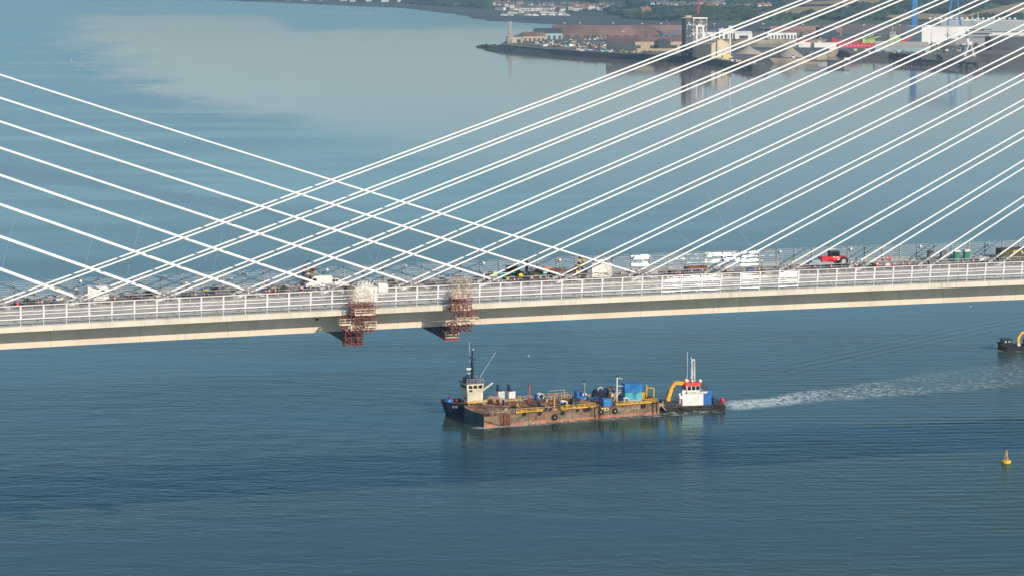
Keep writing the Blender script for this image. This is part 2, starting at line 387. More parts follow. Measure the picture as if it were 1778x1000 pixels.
# ---------------------------------------------------------------- shoreline woods on the left
roof_r = mat('tile_roof', (.30, .17, .12), .8, var=.25); roof_g = mat('slate_roof', (.13, .13, .14), .7, var=.25)
wallw = mat('house_render', (.80, .78, .72), .8, var=.08); wallb = mat('house_brick', (.45, .30, .20), .8, var=.1)
def house_mesh(w_, d_, h_, rf, wl):
    m_ = MB(); m_.box(-w_ / 2, w_ / 2, -d_ / 2, d_ / 2, 0, h_, 0)
    rr = h_ * .62; o = .5
    m_.add([(-w_ / 2 - o, -d_ / 2 - o, h_), (w_ / 2 + o, -d_ / 2 - o, h_), (w_ / 2 + o, d_ / 2 + o, h_), (-w_ / 2 - o, d_ / 2 + o, h_), (-w_ / 2 - o, 0, h_ + rr), (w_ / 2 + o, 0, h_ + rr)],
           [(0, 1, 5, 4), (2, 3, 4, 5), (1, 2, 5), (3, 0, 4), (3, 2, 1, 0)], 1)
    m_.box(w_ * .2, w_ * .2 + .9, -.45, .45, h_ + rr * .6, h_ + rr + 1.2, 0)
    for i in range(3):
        x = -w_ * .36 + i * w_ * .3
        m_.box(x, x + w_ * .12, -d_ / 2 - .06, -d_ / 2 - .004, h_ * .3, h_ * .62, 2)
    o_ = m_.build('house', [wl, rf, glass_d]); COL.objects.unlink(o_); return o_.data
HM = [house_mesh(11, 8, 6, roof_g, wallw), house_mesh(16, 8, 6, roof_r, wallw), house_mesh(9, 9, 5, roof_r, wallb), house_mesh(22, 9, 7, roof_g, wallw)]
def house(px, py, k, rz, sc, label, group):
    p = hit(px, py)
    if p is None: return
    o = bpy.data.objects.new('house', HM[k]); COL.objects.link(o); o.location = (p.x, p.y, ter(p.x, p.y) - .4); o.rotation_euler = (0, 0, rz); o.scale = (sc, sc, sc)
    tag(o, label, 'house', group)
rnd = random.Random(11)
for k in range(52):
    f = rnd.random(); px = 862 + f * 200; py = 12 + rnd.random() * 11 - 3 * (1 - f)
    if px > 1010: py = 13 + rnd.random() * 8
    house(px, py, rnd.choice([0, 0, 1, 2, 3]), rnd.uniform(-.7, .7), rnd.uniform(.9, 1.35), 'pale house with pitched roof in the waterside village behind the marina', 'houses of the waterside village')
for k in range(24):
    house(1135 + rnd.random() * 125, 9 + rnd.random() * 8, rnd.choice([0, 1, 3]), rnd.uniform(-.6, .6), rnd.uniform(.9, 1.3), 'small pale house in the hamlet on the wooded slope', 'houses on the wooded slope')
for px, py in ((596, 3), (612, 4), (640, 3), (668, 4), (694, 4), (702, 5), (729, 5), (748, 6), (762, 6), (770, 8), (470, 1), (500, 2), (530, 2), (556, 3)):
    house(px, py, rnd.choice([0, 1, 2]), rnd.uniform(-.6, .6), rnd.uniform(.9, 1.3), 'lone white house scattered along the far left shoreline', 'houses along the far left shore')
for px, py in ((1277, 17), (1296, 17), (1322, 15), (1331, 15)):
    house(px, py, 1, .3, 1.2, 'farm building with tiled roof between the wooded slope and the tan field', 'farm buildings by the tan field')
house(1120, 27, 2, .3, 2.2, 'lone ochre house by the shore above the brown mudflat', 'none')
for o in COL.objects:
    if o.get('group') == 'none': del o['group']
# marina: pontoons and boats
pont = mat('pontoon_timber', (.42, .33, .25), .8)
for j, (xa, xb, py) in enumerate(((878, 940, 17.5), (868, 990, 25.5), (880, 985, 22))):
    a = at(xa, py, 2.4); c = at(xb, py + .6, 2.4); m_ = MB(); m_.beam(a, c, 5, .8)
    for q in range(9):
        f = a.lerp(c, (q + .5) / 9); m_.beam(f, f + Vector((0, 22 if q % 2 else -22, 0)), 1.6, .6)
    tag(m_.build('pontoon', pont), ['shortest pontoon at the back of the marina', 'longest pontoon at the front of the marina', 'middle pontoon of the marina'][j], 'pontoon', 'marina pontoons')
m_ = MB()
hull = [(-5, -1.4), (3, -1.5), (6, 0), (3, 1.5), (-5, 1.4)]
m_.prism(hull, 0, 1.6, 0); m_.box(-2.5, 2.2, -1, 1, 1.6, 2.8, 0); m_.box(-2.0, 1.8, -1.03, 1.03, 1.95, 2.35, 1); m_.tube([(0, 0, 2.8), (0, 0, 12)], .12, 5, 2); m_.beam((0, 0, 3.6), (-4, 0, 3.6), .25, m=0)
yo = m_.build('yacht', [white, navy, steel]); COL.objects.unlink(yo); YM = yo.data
for k in range(34):
    row = k % 3; px = (880 + rnd.random() * 62, 872 + rnd.random() * 112, 885 + rnd.random() * 100)[row]; py = (18.2, 27.2, 23.3)[row] + rnd.uniform(-.6, .9)
    p = at(px, py, 2.0); o = bpy.data.objects.new('yacht', YM); COL.objects.link(o); o.location = p; o.rotation_euler = (0, 0, rnd.uniform(-.5, .5)); o.scale = (1.35,) * 3
    tag(o, 'white yacht moored at the marina pontoons below the village', 'boat', 'yachts in the marina')
# ================================================================ BRIDGE
bridge = thing('cable_stayed_bridge', 'long white cable-stayed bridge crossing the whole picture above the blue water', 'bridge', (X0, Y0, 60), TH)
SS = [-330 + 10 * i for i in range(67)]
def loft(name, prof, mats, mi=None, parent=bridge, ss=SS, closed=False):
    mb = MB(); n = len(prof)
    vs = [(s, t, z + zc(s)) for s in ss for t, z in prof]; fs = []; ms = []
    for i in range(len(ss) - 1):
        for k in range(n if closed else n - 1):
            k2 = (k + 1) % n
            fs.append((i * n + k, i * n + k2, (i + 1) * n + k2, (i + 1) * n + k)); ms.append((mi or [0] * n)[k])
    if closed: fs.append(tuple(range(n - 1, -1, -1))); fs.append(tuple((len(ss) - 1) * n + k for k in range(n))); ms += [0, 0]
    mb.v = vs; mb.f = fs; mb.m = ms
    return mb.build(name, mats, parent)
OV = 5.4                                    # overhang of the deck edge beyond the web
girder = loft('box_girder', [(0, 0), (0, -.95), (.35, -.98), (OV, -1.25), (OV + .35, -4.75), (OV + 2.2, -5.0), (W - OV - 2.2, -5.0), (W - OV - .35, -4.75), (W - OV, -1.25), (W - .35, -.98), (W, -.95), (W, 0)],
              [cream, soffit], [0, 0, 1, 1, 1, 1, 1, 1, 1, 0, 0], closed=False)
loft('roadway', [(0, 0), (.45, .12), (.9, .12), (1.9, .02), (14.9, .12), (15.0, 1.1), (21.4, 1.1), (21.5, .12), (34.1, .02), (35.1, .12), (35.55, .12), (36, 0)],
     [cream, road_m, brown, mat('median_face', (.20, .195, .185), .8, var=.3, scale=.6)], [0, 0, 1, 1, 3, 2, 2, 1, 1, 0, 0])
# the near edge has a thin drip strip; segment joints on the fascia and web
mb = MB()
for i in range(-16, 17):
    s = i * 16.2 + 3
    mb.box(s, s + .07, -.012, 0, -.94 + zc(s), -.02 + zc(s))
    mb.add([(s, OV - .01, -1.3 + zc(s)), (s + .08, OV - .01, -1.3 + zc(s)), (s + .08, OV + .34, -4.72 + zc(s)), (s, OV + .34, -4.72 + zc(s))], [(3, 2, 1, 0)])
mb.build('segment_joint', mat('joint_seal', (.42, .37, .31), .7), girder)
mb = MB()
for i in (deck_s(547, OV),): mb.box(i, i + .6, OV - .1, OV + .1, -2.4 + zc(i), -2.05 + zc(i))
mb.build('access_hatch', black, girder)
# ---- wind barriers
def louvre_mat(name, alpha, col, rough):
    m = bpy.data.materials.new(name); m.use_nodes = True; t = m.node_tree; b = t.nodes['Principled BSDF']
    b.inputs['Base Color'].default_value = (*col, 1); b.inputs['Roughness'].default_value = rough; b.inputs['Specular IOR Level'].default_value = 1.0
    g = nd(t, 'ShaderNodeNewGeometry'); n = noise_(t, scaled(t, g.outputs['Position'], .8, .8, 3), 1.0, 3)
    t.links.new(mrange(t, n, .3, .7, alpha - .12, alpha + .1), b.inputs['Alpha'])
    t.links.new(mrange(t, noise_(t, g.outputs['Position'], .9, 2), .3, .7, rough * .7, rough * 1.4), b.inputs['Roughness'])
    return m
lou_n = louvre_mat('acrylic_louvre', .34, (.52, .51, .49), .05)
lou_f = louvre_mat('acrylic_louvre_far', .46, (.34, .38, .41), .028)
fence_n = tag(bpy.data.objects.new('wind_barrier', None)); COL.objects.link(fence_n); fence_n.parent = bridge; fence_n.empty_display_size = .3
fence_f = tag(bpy.data.objects.new('wind_barrier', None)); COL.objects.link(fence_f); fence_f.parent = bridge; fence_f.location = (0, W, 0); fence_f.empty_display_size = .3
pm = MB(); pm.beam((0, .22, 0), (0, .16, 1.35), .10, .16); pm.add([(-.17, .02, 1.25), (.17, .02, 1.25), (.15, .02 - .30, 3.75), (-.15, .02 - .30, 3.75), (-.17, .28, 1.25), (.17, .28, 1.25), (.15, -.06, 3.75), (-.15, -.06, 3.75)],
    [(0, 1, 2, 3), (7, 6, 5, 4), (1, 5, 6, 2), (0, 3, 7, 4), (3, 2, 6, 7), (0, 4, 5, 1)])
first = None
for i in range(-20, 72):
    s = 4.05 * i - 100
    if first is None: first = pm.build('barrier_post', white, fence_n, (s, .1, zc(s)))
    else:
        o = first.copy(); COL.objects.link(o); o.location = (s, .1, zc(s))
sf = [-180 + 5 * i for i in range(75)]
def rail(t, z, w_, h_, ss=sf): return [(t - w_ / 2, z - h_ / 2), (t + w_ / 2, z - h_ / 2), (t + w_ / 2, z + h_ / 2), (t - w_ / 2, z + h_ / 2)]
def rails(name, L, m, parent, ss=sf):
    mb = MB()
    for (t, z, w_, h_) in L:
        P = rail(t, z, w_, h_); n = 4; vs = [(s, a, b_ + zc(s)) for s in ss for a, b_ in P]; fs = []
        for i in range(len(ss) - 1):
            for k in range(4): fs.append((i * 4 + k, i * 4 + (k + 1) % 4, (i + 1) * 4 + (k + 1) % 4, (i + 1) * 4 + k))
        mb.add(vs, fs)
    return mb.build(name, m, parent)
rails('top_rail', [(-.08, 3.72, .13, .14), (.0, 2.72, .10, .13), (.06, 2.15, .10, .13)], white, fence_n)
rails('main_rail', [(.12, 1.36, .22, .20)], white, fence_n)
rails('lower_rail', [(.3, .30, .05, .06), (.28, .62, .05, .05), (.25, .95, .05, .05)], steel, fence_n)
im = MB(); im.beam((0, .2, .05), (0, .1, 1.3), .05)
lc_ = MB(); lc_.beam((0, .02, 3.0), (0, -.03, 3.7), .06)
db_ = MB(); db_.beam((-.6, .35, .3), (-.2, .35, .3), .28, .05)
JR = random.Random(8)
def repeat(mb_, name, m, parent, stations, tt, smooth=False, z=0, jit=0.0):
    """stations in view become parts of their own; those beyond the picture are joined as one"""
    first = None; rest = MB()
    for s in stations:
        if -112 < s < 122:
            if first is None: first = mb_.build(name, m, parent, (s, tt, z + zc(s)), smooth=smooth)
            else:
                o = first.copy(); COL.objects.link(o); o.location = (s, tt, z + zc(s))
                if jit: o.rotation_euler = (radians(JR.gauss(0, .55)) * jit, 0, radians(JR.gauss(0, .5)) * jit)
        else:
            rest.add([(a + s, b + tt, c + z + zc(s)) for a, b, c in mb_.v], mb_.f); rest.m[-len(mb_.f):] = mb_.m
    if rest.v: tag(rest.build(name, m, parent, smooth=smooth), kind='stuff')
ST_ = [4.05 * i - 97.97 for i in range(-20, 72)]
repeat(im, 'intermediate_post', steel, fence_n, ST_, 0); repeat(lc_, 'louvre_clip', white, fence_n, ST_, 0); repeat(db_, 'drain_bracket', steel, fence_n, ST_, 0)
# louvre blades: shallow curved acrylic strips, outer face tipped slightly upward
lm = MB()
for z, tt in ((1.58, .10), (1.98, .07), (2.38, .03), (2.78, -.01), (3.18, -.05), (.50, .2)):
    vs = []
    for s in (.14, 3.91):
        for q in range(4):
            f = q / 3; vs.append((s, tt + .02 + .30 * f * tan(radians(13.7)) + .05 * (f - .5) ** 2 * 2, z + .30 * f))
    lm.add(vs, [(k, k + 4, k + 5, k + 1) for k in range(3)])
repeat(lm, 'louvre_panel', lou_n, fence_n, [4.05 * i - 100 for i in range(-20, 71)], 0, True, 0, .6)
# far barrier
pf = MB(); pf.beam((0, 0, 0), (0, .12, 3.6), .20, .22)
for q in range(8): pf.box(-.17, .17, -.16, -.06, .38 + q * .42, .47 + q * .42, 1)
first = None
for i in range(-20, 72):
    s = 4.05 * i - 100 + 2.6
    if first is None: first = pf.build('barrier_post', [dsteel, white], fence_f, (s, -.1, zc(s)))
    else:
        o = first.copy(); COL.objects.link(o); o.location = (s, -.1, zc(s))
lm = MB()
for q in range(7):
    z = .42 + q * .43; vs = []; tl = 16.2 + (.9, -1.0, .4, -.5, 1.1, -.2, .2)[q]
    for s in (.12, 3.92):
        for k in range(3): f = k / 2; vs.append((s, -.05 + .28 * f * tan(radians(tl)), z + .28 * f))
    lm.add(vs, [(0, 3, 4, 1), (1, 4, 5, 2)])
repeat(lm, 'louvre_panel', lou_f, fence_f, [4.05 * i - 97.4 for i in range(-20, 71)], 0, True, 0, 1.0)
rails('top_rail', [(-.02, 3.56, .06, .06), (-.05, .9, .1, .12), (-.05, 1.9, .05, .06)], steel, fence_f)
# ball lamps on every fourth far post
for i in [k * 4 + 3 for k in range(-3, 15)]:
    s = 4.05 * (i) - 100 + 2.9
    mb = MB(); mb.blob((0, 0, 0), .33, .33, .33, 0, 0, 1); mb.beam((0, 0, 0), (-.3, .2, -.2), .06)
    mb.build('ball_lamp', white, fence_f, (s + .3, -.5, 3.1 + zc(s)), smooth=True)
# median rails and crash barrier
med = bpy.data.objects.new('median_barrier', None); COL.objects.link(med); med.parent = bridge; med.empty_display_size = .3
rails('rail', [(15.2, 1.75, .08, .10), (21.25, 1.95, .09, .12), (21.25, 1.42, .07, .08), (2.2, .62, .12, .25), (33.8, .62, .12, .25), (2.2, .95, .07, .08), (33.8, .95, .07, .08)], steel, med)
rp = MB(); rp.beam((0, 0, 0), (0, 0, .88), .10)
repeat(rp, 'rail_post', steel, med, [2.4 * i - 140 for i in range(-15, 130)], 21.25, z=1.08)
rp = MB(); rp.beam((0, 0, 0), (0, 0, .9), .12)
repeat(rp, 'barrier_stub', steel, med, [4.8 * i - 140 for i in range(-6, 65)], 33.75, z=.1)
repeat(rp, 'barrier_stub', steel, med, [4.8 * i - 140 for i in range(-6, 65)], 2.25, z=.1)
# stay cables
RC = [(-102.3, .3396, 55.8), (-87.1, .3484, 55.9), (-70.9, .3608, 55.9), (-55.6, .3711, 56.0), (-39.3, .3885, 56.1), (-23.8, .4018, 107.2), (-8.0, .4173, 107.3), (7.6, .4342, 107.4), (23.4, .4502, 107.6), (39.7, .4771, 107.8), (55.9, .4997, 107.9), (71.3, .5362, 108.1), (87.0, .5686, 108.4), (103.0, .6289, 108.6), (119.0, .69, 125), (135.0, .76, 140)]
LC = [(-118.5, -.45, -130), (-102.6, -.43, -115), (-86.8, -.4143, -101.6), (-71.1, -.3937, -101.5), (-55.3, -.3858, -101.3), (-39.6, -.3734, -101.2), (-23.2, -.3584, -101.1), (-6.7, -.3458, -100.9), (8.3, -.3377, -100.8), (23.4, -.3305, -100.7)]
for fan, (T, off, sT, dirn) in enumerate(((RC, 2.15, 325, 1), (LC, 1.25, -330, -1))):
    for (s0, m_, s1) in T:
        for k in (-1, 1):
            tt = 18 + (k * off if fan == 0 else (-1.5 if k < 0 else 2.4)); z0 = 1.95 + zc(s0); pts = []
            for q in range(13):
                s = s0 + (sT - s0) * q / 12
                pts.append((s - s0, 0, m_ * (s - s0) + 1.1e-4 * (s - s0) * (s - s1)))
            mb = MB(); mb.tube(pts, .16, 8, cap=False)
            c_ = mb.build('stay_cable', cable_m, bridge, (s0, tt, z0), smooth=True)
            # steel anchor pipe running down into the median
            a = MB(); d = Vector((-dirn, 0, -abs(m_))).normalized()
            a.tube([Vector((dirn * 1.2, 0, abs(m_) * 1.2)), d * .2], [.26, .30], 10)
            a.tube([d * .2, d * 4.4], .42, 10); a.tube([d * .1, d * .45], .52, 10)
            a.build('anchor_pipe', steel, c_, smooth=True)
# dark damper brackets at each anchorage
mb = MB()
for (s0, m_, s1) in RC + LC:
    for k in (-1.6, 0, 1.6):
        mb.box(s0 - 1.9, s0 - 1.7, 18 + k, 18 + k + .2, zc(s0) + .3, zc(s0) + 1.5); mb.box(s0 + .6, s0 + .8, 18 + k, 18 + k + .2, zc(s0) + .3, zc(s0) + 1.9)
    mb.beam((s0 - 1.8, 15.8, zc(s0) + 1.5), (s0 - .2, 20.2, zc(s0) + 1.2), .14); mb.beam((s0 + .7, 15.8, zc(s0) + 1.9), (s0 + 1.2, 20.2, zc(s0) + .7), .14)
mb.build('damper_bracket', dsteel, bridge)
# thin tie-down ropes from the cables
rope = mat('pale_rope', (.30, .50, .50), .7)
for (xa, ya, xb, yb) in ((28, 373, 3, 465), (173, 368, 143, 480), (254, 352, 220, 478), (387, 402, 370, 470), (515, 330, 505, 400), (622, 400, 655, 470), (667, 402, 652, 460), (1175, 400, 1215, 440), (1283, 400, 1305, 428), (1225, 330, 1262, 400), (828, 410, 850, 470)):
    def pl(px, py, tt=20.5):
        d = ray(px, py); n = Vector((-sin(TH), cos(TH))); l = (n.x * X0 + n.y * Y0 + tt) / (n.x * d.x + n.y * d.y)
        return ((d.x * l - X0) * cos(TH) + (d.y * l - Y0) * sin(TH), tt, H + d.z * l - 60)
    mb = MB(); mb.tube([pl(xa, ya), pl(xb, yb)], .022, 5); mb.build('tie_rope', rope, bridge)

# ================================================================ hanging work platforms
def gantry(px, label, mirror=False):
    s = deck_s(px, -1)
    g_ = thing('hanging_scaffold', label, 'scaffold', Bw(s, 0), TH)
    rnd = random.Random(int(px))
    def lattice(x0, x1, y0, y1, z0, z1, nx_, nz, w_, name, m, extra=0, par=g_):
        mb = MB(); xs_ = [x0 + (x1 - x0) * i / nx_ for i in range(nx_ + 1)]; zs_ = [z0 + (z1 - z0) * i / nz for i in range(nz + 1)]
        for y in (y0, y1):
            for x in xs_: mb.beam((x, y, z0), (x, y, z1), w_)
            for z in zs_: mb.beam((x0, y, z), (x1, y, z), w_)
            for i in range(nx_):
                for j in range(nz):
                    if rnd.random() < .75:
                        a, c = ((xs_[i], y, zs_[j]), (xs_[i + 1], y, zs_[j + 1])) if (i + j) % 2 else ((xs_[i + 1], y, zs_[j]), (xs_[i], y, zs_[j + 1]))
                        mb.beam(a, c, w_ * .8)
        for x in xs_:
            for z in zs_: mb.beam((x, y0, z), (x, y1, z), w_)
        for q in range(extra):
            p = Vector((rnd.uniform(x0, x1), rnd.uniform(y0, y1), rnd.uniform(z0, z1))); mb.beam(p, p + Vector((rnd.uniform(-1, 1), rnd.uniform(-.5, .5), rnd.uniform(-1, 1))), w_)
        return mb.build(name, m, par)
    def platform(x0, x1, y0, y1, z, name='platform', m=scaf_m):
        mb = MB(); mb.box(x0, x1, y0, y1, z - .12, z)
        for h in (.5, 1.0):
            mb.beam((x0, y0, z + h), (x1, y0, z + h), .12); mb.beam((x0, y1, z + h), (x1, y1, z + h), .12)
            mb.beam((x0, y0, z + h), (x0, y1, z + h), .12); mb.beam((x1, y0, z + h), (x1, y1, z + h), .12)
        n = max(2, int((x1 - x0) / .9))
        for i in range(n + 1):
            x = x0 + (x1 - x0) * i / n
            mb.beam((x, y0, z), (x, y0, z + 1), .09); mb.beam((x, y1, z), (x, y1, z + 1), .09)
        mb.box(x0, x1, y0 - .03, y0 - .002, z - .15, z + .18, 0)
        return mb.build(name, m, g_)
    k = 1
    if not mirror:
        lattice(-2.3, 2.3, -2.6, -.7, -1.2, 1.5, 6, 4, .085, 'upper_cage', dred_m, 46)
        lattice(-2.1, 2.3, -2.2, -.9, 1.5, 4.6, 5, 3, .045, 'scaffold_top', scaf_m, 6)
        lattice(-1.6, 2.3, -2.4, -.8, -3.9, -1.2, 5, 4, .085, 'middle_cage', dred_m, 34)
        platform(.2, 2.4, -2.9, -.9, -2.9); platform(-4.2, -1.2, -1.4, .6, -2.5); platform(-1.6, 2.2, -2.7, -.8, -.6)
        lattice(-4.0, -1.3, -1.4, 1.0, -1.5, -1.1, 4, 1, .1, 'side_frame', dred_m)
        lattice(-2.8, .6, 0, 2.2, -6.3, -4.0, 3, 2, .11, 'lower_cage', dred_m, 40)
        lattice(-2.8, .6, 0, 2.2, -6.75, -6.3, 4, 1, .12, 'base_frame', MATS['dark_red_paint'])
        lattice(-1.6, .8, 2.3, 34, -6.7, -5.1, 2, 1, .16, 'under_truss', dsteel, 30)
        mb = MB(); mb.box(-1.7, .9, 2.2, 34, -5.4, -5.32); mb.box(-1.7, -1.64, 2.2, 34, -6.9, -5.4)
        for q in range(16): mb.beam((-1.7, 2.2 + q * 2, -6.7), (.9, 4.2 + q * 2, -6.7), .15)
        mb.build('under_walkway', dsteel, g_)
        mb = MB(); mb.beam((-4, -.4, -2.7), (-1.8, 0, -4.6), .15); mb.beam((-2.4, -2.2, 1.6), (-3.2, -1.4, 1.0), .1); mb.build('brace', red_m, g_)
    else:
        lattice(-1.9, 1.9, -2.4, -.7, -1.0, 1.5, 5, 4, .085, 'upper_cage', dred_m, 36)
        lattice(-1.5, 1.9, -2.0, -.9, 1.5, 4.9, 4, 4, .045, 'scaffold_top', scaf_m, 8)
        platform(-1.9, 1.9, -2.2, -.8, 1.5); platform(-1.9, 1.9, -2.2, -.8, -.7)
        platform(-1.0, 3.2, -2.6, -.8, -3.1); lattice(-1.0, 3.2, -2.6, -.8, -2.1, -1.0, 5, 1, .10, 'middle_cage', dred_m, 14)
        lattice(-1.8, 2.2, -1.6, .6, -4.9, -3.2, 4, 2, .11, 'lower_cage', dred_m, 30)
        lattice(-2.2, .3, 1.0, 3.2, -6.3, -4.8, 3, 2, .11, 'bottom_cage', dred_m, 34)
        lattice(-2.2, .3, 1.0, 3.2, -6.75, -6.3, 4, 1, .12, 'base_frame', red_m)
        platform(-2.2, .3, .9, 3.0, -6.2)
        lattice(-2.0, .2, 3.3, 26, -6.5, -5.1, 2, 1, .16, 'under_truss', dsteel, 24)
        mb = MB(); mb.box(-2.1, .3, 3.2, 26, -5.3, -5.22); mb.box(-2.1, -2.04, 3.2, 26, -6.8, -5.3)
        for q in range(8): mb.beam((-2.1, 3.2 + q * 1.8, -6.6), (.3, 5 + q * 1.8, -6.6), .15)
        mb.build('under_walkway', dsteel, g_)
        mb = MB()
        for q in range(4): mb.beam((3.1 - q * .6, -1, -3.4), (1.6 - q * .5, .4, -4.9), .13)
        mb.build('brace', scaf_m, g_)
gantry(627, 'wider red scaffold cage hung over the deck edge under the white sheeted load')
gantry(798, 'narrower red and cream scaffold cage hung over the deck edge nearer the middle', True)

# ================================================================ things on the deck
def D(px, t, z=.1):
    s = deck_s(px, t); return Bw(s, t, z), s
def wheel_set(par, pts, r, w_, hub=steel, name='wheel'):
    for (x, y) in pts:
        mb = MB(); sg = -1 if y < 0 else 1
        mb.tube([(0, -w_ / 2, 0), (0, w_ / 2, 0)], r, 16, 0); wl = mb.build(name, black, par, (x, y, r), smooth=False)
        mb = MB(); mb.tube([(0, sg * w_ * .5, 0), (0, sg * (w_ * .5 + .03), 0)], r * .55, 12); mb.build('hub', hub, wl)
def van(px, t, label, rot=0, flip=1):
    p, s = D(px, t); v = thing('van', label, 'van', p, TH + rot)
    P = [(-2.7, .35), (2.6, .35), (2.65, 1.0), (2.0, 1.25), (1.25, 2.2), (.9, 2.5), (-2.6, 2.5), (-2.7, 2.3)]
    P = [(x * flip, z) for x, z in P]
    mb = MB(); mb.extrude_y(P, -.98, .98); mb.build('body', white, v)
    mb = MB(); mb.add([(flip * 1.95, -.9, 1.3), (flip * 1.95, .9, 1.3), (flip * 1.3, .9, 2.2), (flip * 1.3, -.9, 2.2)], [(0, 1, 2, 3)])
    mb.v = [(x + flip * .04, y, z + .02) for x, y, z in mb.v]
    mb.add([(flip * x, -1.0, z) for x, z in ((.5, 1.35), (1.7, 1.35), (1.15, 2.05), (.5, 2.05))], [(0, 1, 2, 3)])
    mb.build('window', glass_d, v)
    wheel_set(v, [(x * flip, y) for x in (-1.7, 1.7) for y in (-.9, .9)], .36, .24)
    mb = MB(); mb.box(min(flip * 2.62, flip * 2.72), max(flip * 2.62, flip * 2.72), -.95, .95, .4, .65); mb.build('bumper', dsteel, v)
    return v
van(552, 31.5, 'white panel van on the far carriageway, nearest the stack of scaffold tubes', 0, -1)
p, s = D(578, 32); v = thing('pickup_truck', 'white pickup truck with dark windows parked tight behind the panel van', 'pickup truck', p, TH)
mb = MB(); mb.extrude_y([(-2.5, .4), (2.5, .4), (2.5, 1.0), (1.5, 1.1), (1.0, 1.75), (-.5, 1.8), (-.8, 1.1), (-2.5, 1.1)], -.9, .9); mb.build('body', white, v)
mb = MB(); mb.box(-.55, .25, -.93, .93, 1.15, 1.65); mb.box(.35, .95, -.93, .93, 1.15, 1.6); mb.build('window', glass_d, v)
wheel_set(v, [(x, y) for x in (-1.6, 1.6) for y in (-.85, .85)], .38, .25)
p, s = D(852, 32); v = thing('car', 'white estate car with a red beacon on its roof', 'car', p, TH)
mb = MB(); mb.extrude_y([(-2.2, .35), (2.2, .35), (2.2, .85), (1.3, 1.0), (.7, 1.5), (-1.6, 1.5), (-2.15, .95)], -.87, .87); mb.build('body', white, v)
mb = MB(); mb.box(-1.5, -.5, -.9, .9, 1.02, 1.38); mb.box(-.4, .65, -.9, .9, 1.02, 1.36); mb.build('window', glass_d, v)
mb = MB(); mb.box(-.3, .3, -.4, .4, 1.5, 1.72); mb.build('beacon', red_m, v)
wheel_set(v, [(x, y) for x in (-1.4, 1.4) for y in (-.82, .82)], .33, .22)
# tractor with yellow wheels
def tractor(px, t, label, body, hub, flip=1, white_marks=False):
    p, s = D(px, t); v = thing('tractor', label, 'tractor', p, TH)
    mb = MB(); mb.extrude_y([(flip * x, z) for x, z in ((-.3, .9), (2.3, .8), (2.4, 1.6), (1.9, 1.85), (.2, 1.95), (-.3, 1.7))], -.45, .45); mb.build('bonnet', body, v)
    mb = MB(); mb.box(-1.6, .4, -.75, .75, 2.75, 2.88); 
    for x in (-1.5, .3):
        for y in (-.7, .7): mb.beam((x, y, 1.5), (x, y, 2.8), .09)
    mb.build('cab_frame', dsteel, v)
    mb = MB(); mb.box(-1.45, .25, -.66, .66, 1.7, 2.7); mb.build('cab_glass', glass_d, v)
    mb = MB(); mb.box(-1.9, .1, -1.05, -.55, 1.45, 1.65); mb.box(-1.9, .1, .55, 1.05, 1.45, 1.65); mb.box(-1.6, -.2, -.5, .5, .9, 1.6); mb.build('mudguard', body, v)
    wheel_set(v, [(-1.0 * flip, -.95), (-1.0 * flip, .95)], .92, .5, hub, 'rear_wheel'); wheel_set(v, [(1.7 * flip, -.8), (1.7 * flip, .8)], .55, .35, hub, 'front_wheel')
    return v
tractor(893, 30.5, 'green tractor with a big bright yellow rear wheel', green_m, mat('hub_yellow', (.9, .65, .02), .4), -1)
v = tractor(1452, 31.5, 'bright red tractor with white patches on its bonnet', mat('bright_red', (.75, .012, .03), .4, var=.1), steel, -1, True)
mb = MB()
for (x, z) in ((-.8, 1.2), (-1.3, 1.45), (-1.8, 1.15), (-2.0, 1.5), (-1.1, .98)): mb.box(x + .9, x + 1.3, -.95, -.92, z + .2, z + .42)
mb.build('white_panel', white, v)
mb = MB(); mb.box(-3.4, -2.4, -1.0, 1.0, .6, 1.9); mb.box(-2.4, 1.6, -.9, .9, 1.2, 1.9); mb.build('front_loader', MATS['bright_red'], v); v.scale = (1.1, 1.0, 1.1)
# green telescopic boom lift, at the left of the tractor
p, s = D(868, 20.8, .3); v = thing('boom_lift', 'pale green boom lift folded low beside the white estate car', 'boom lift', p, TH)
mint = mat('mint_paint', (.25, .62, .45), .5)
mb = MB(); mb.box(-.9, .9, -.6, .6, .3, .9); mb.box(-.6, 0, -.5, .5, .9, 1.3); mb.build('chassis', mint, v)
mb = MB(); mb.beam((-.3, 0, 1.2), (1.9, 0, 2.6), .28, .3); mb.beam((1.9, 0, 2.6), (-.9, .2, 2.4), .18); mb.build('boom', mint, v)
mb = MB(); mb.box(-1.5, -.8, -.4, .5, 2.0, 2.1); mb.box(-1.5, -.8, -.4, -.34, 2.1, 2.9); mb.box(-1.5, -1.44, -.4, .5, 2.1, 2.9); mb.build('basket', mat('lime_paint', (.35, .7, .08), .5), v)
wheel_set(v, [(-.6, -.6), (.6, -.6), (-.6, .6), (.6, .6)], .35, .25)
# dark loader / forklift
p, s = D(928, 30.5); v = thing('forklift', 'dark telescopic forklift with a tall black mast and orange belly', 'forklift', p, TH)
mb = MB(); mb.box(-1.2, 1.6, -.7, .7, .5, 1.5); mb.box(.3, 1.6, -.72, .72, 1.5, 1.9); mb.build('body', dsteel, v)
mb = MB(); mb.beam((-1.6, -.5, .2), (-1.7, -.5, 3.9), .22); mb.beam((-1.6, .5, .2), (-1.7, .5, 3.9), .22); mb.beam((-1.7, -.5, 3.8), (-1.7, .5, 3.8), .2); mb.beam((-1.65, -.5, 2.2), (-1.65, .5, 2.2), .3, .8); mb.build('mast', dsteel, v)
mb = MB(); mb.box(-.6, 1.2, -.74, -.705, .6, .85); mb.build('side_panel', mat('amber_paint', (.8, .38, .02), .5), v)
mb = MB(); mb.beam((-.9, 0, 2.0), (1.6, 0, 1.2), .3); mb.build('boom', rust, v)
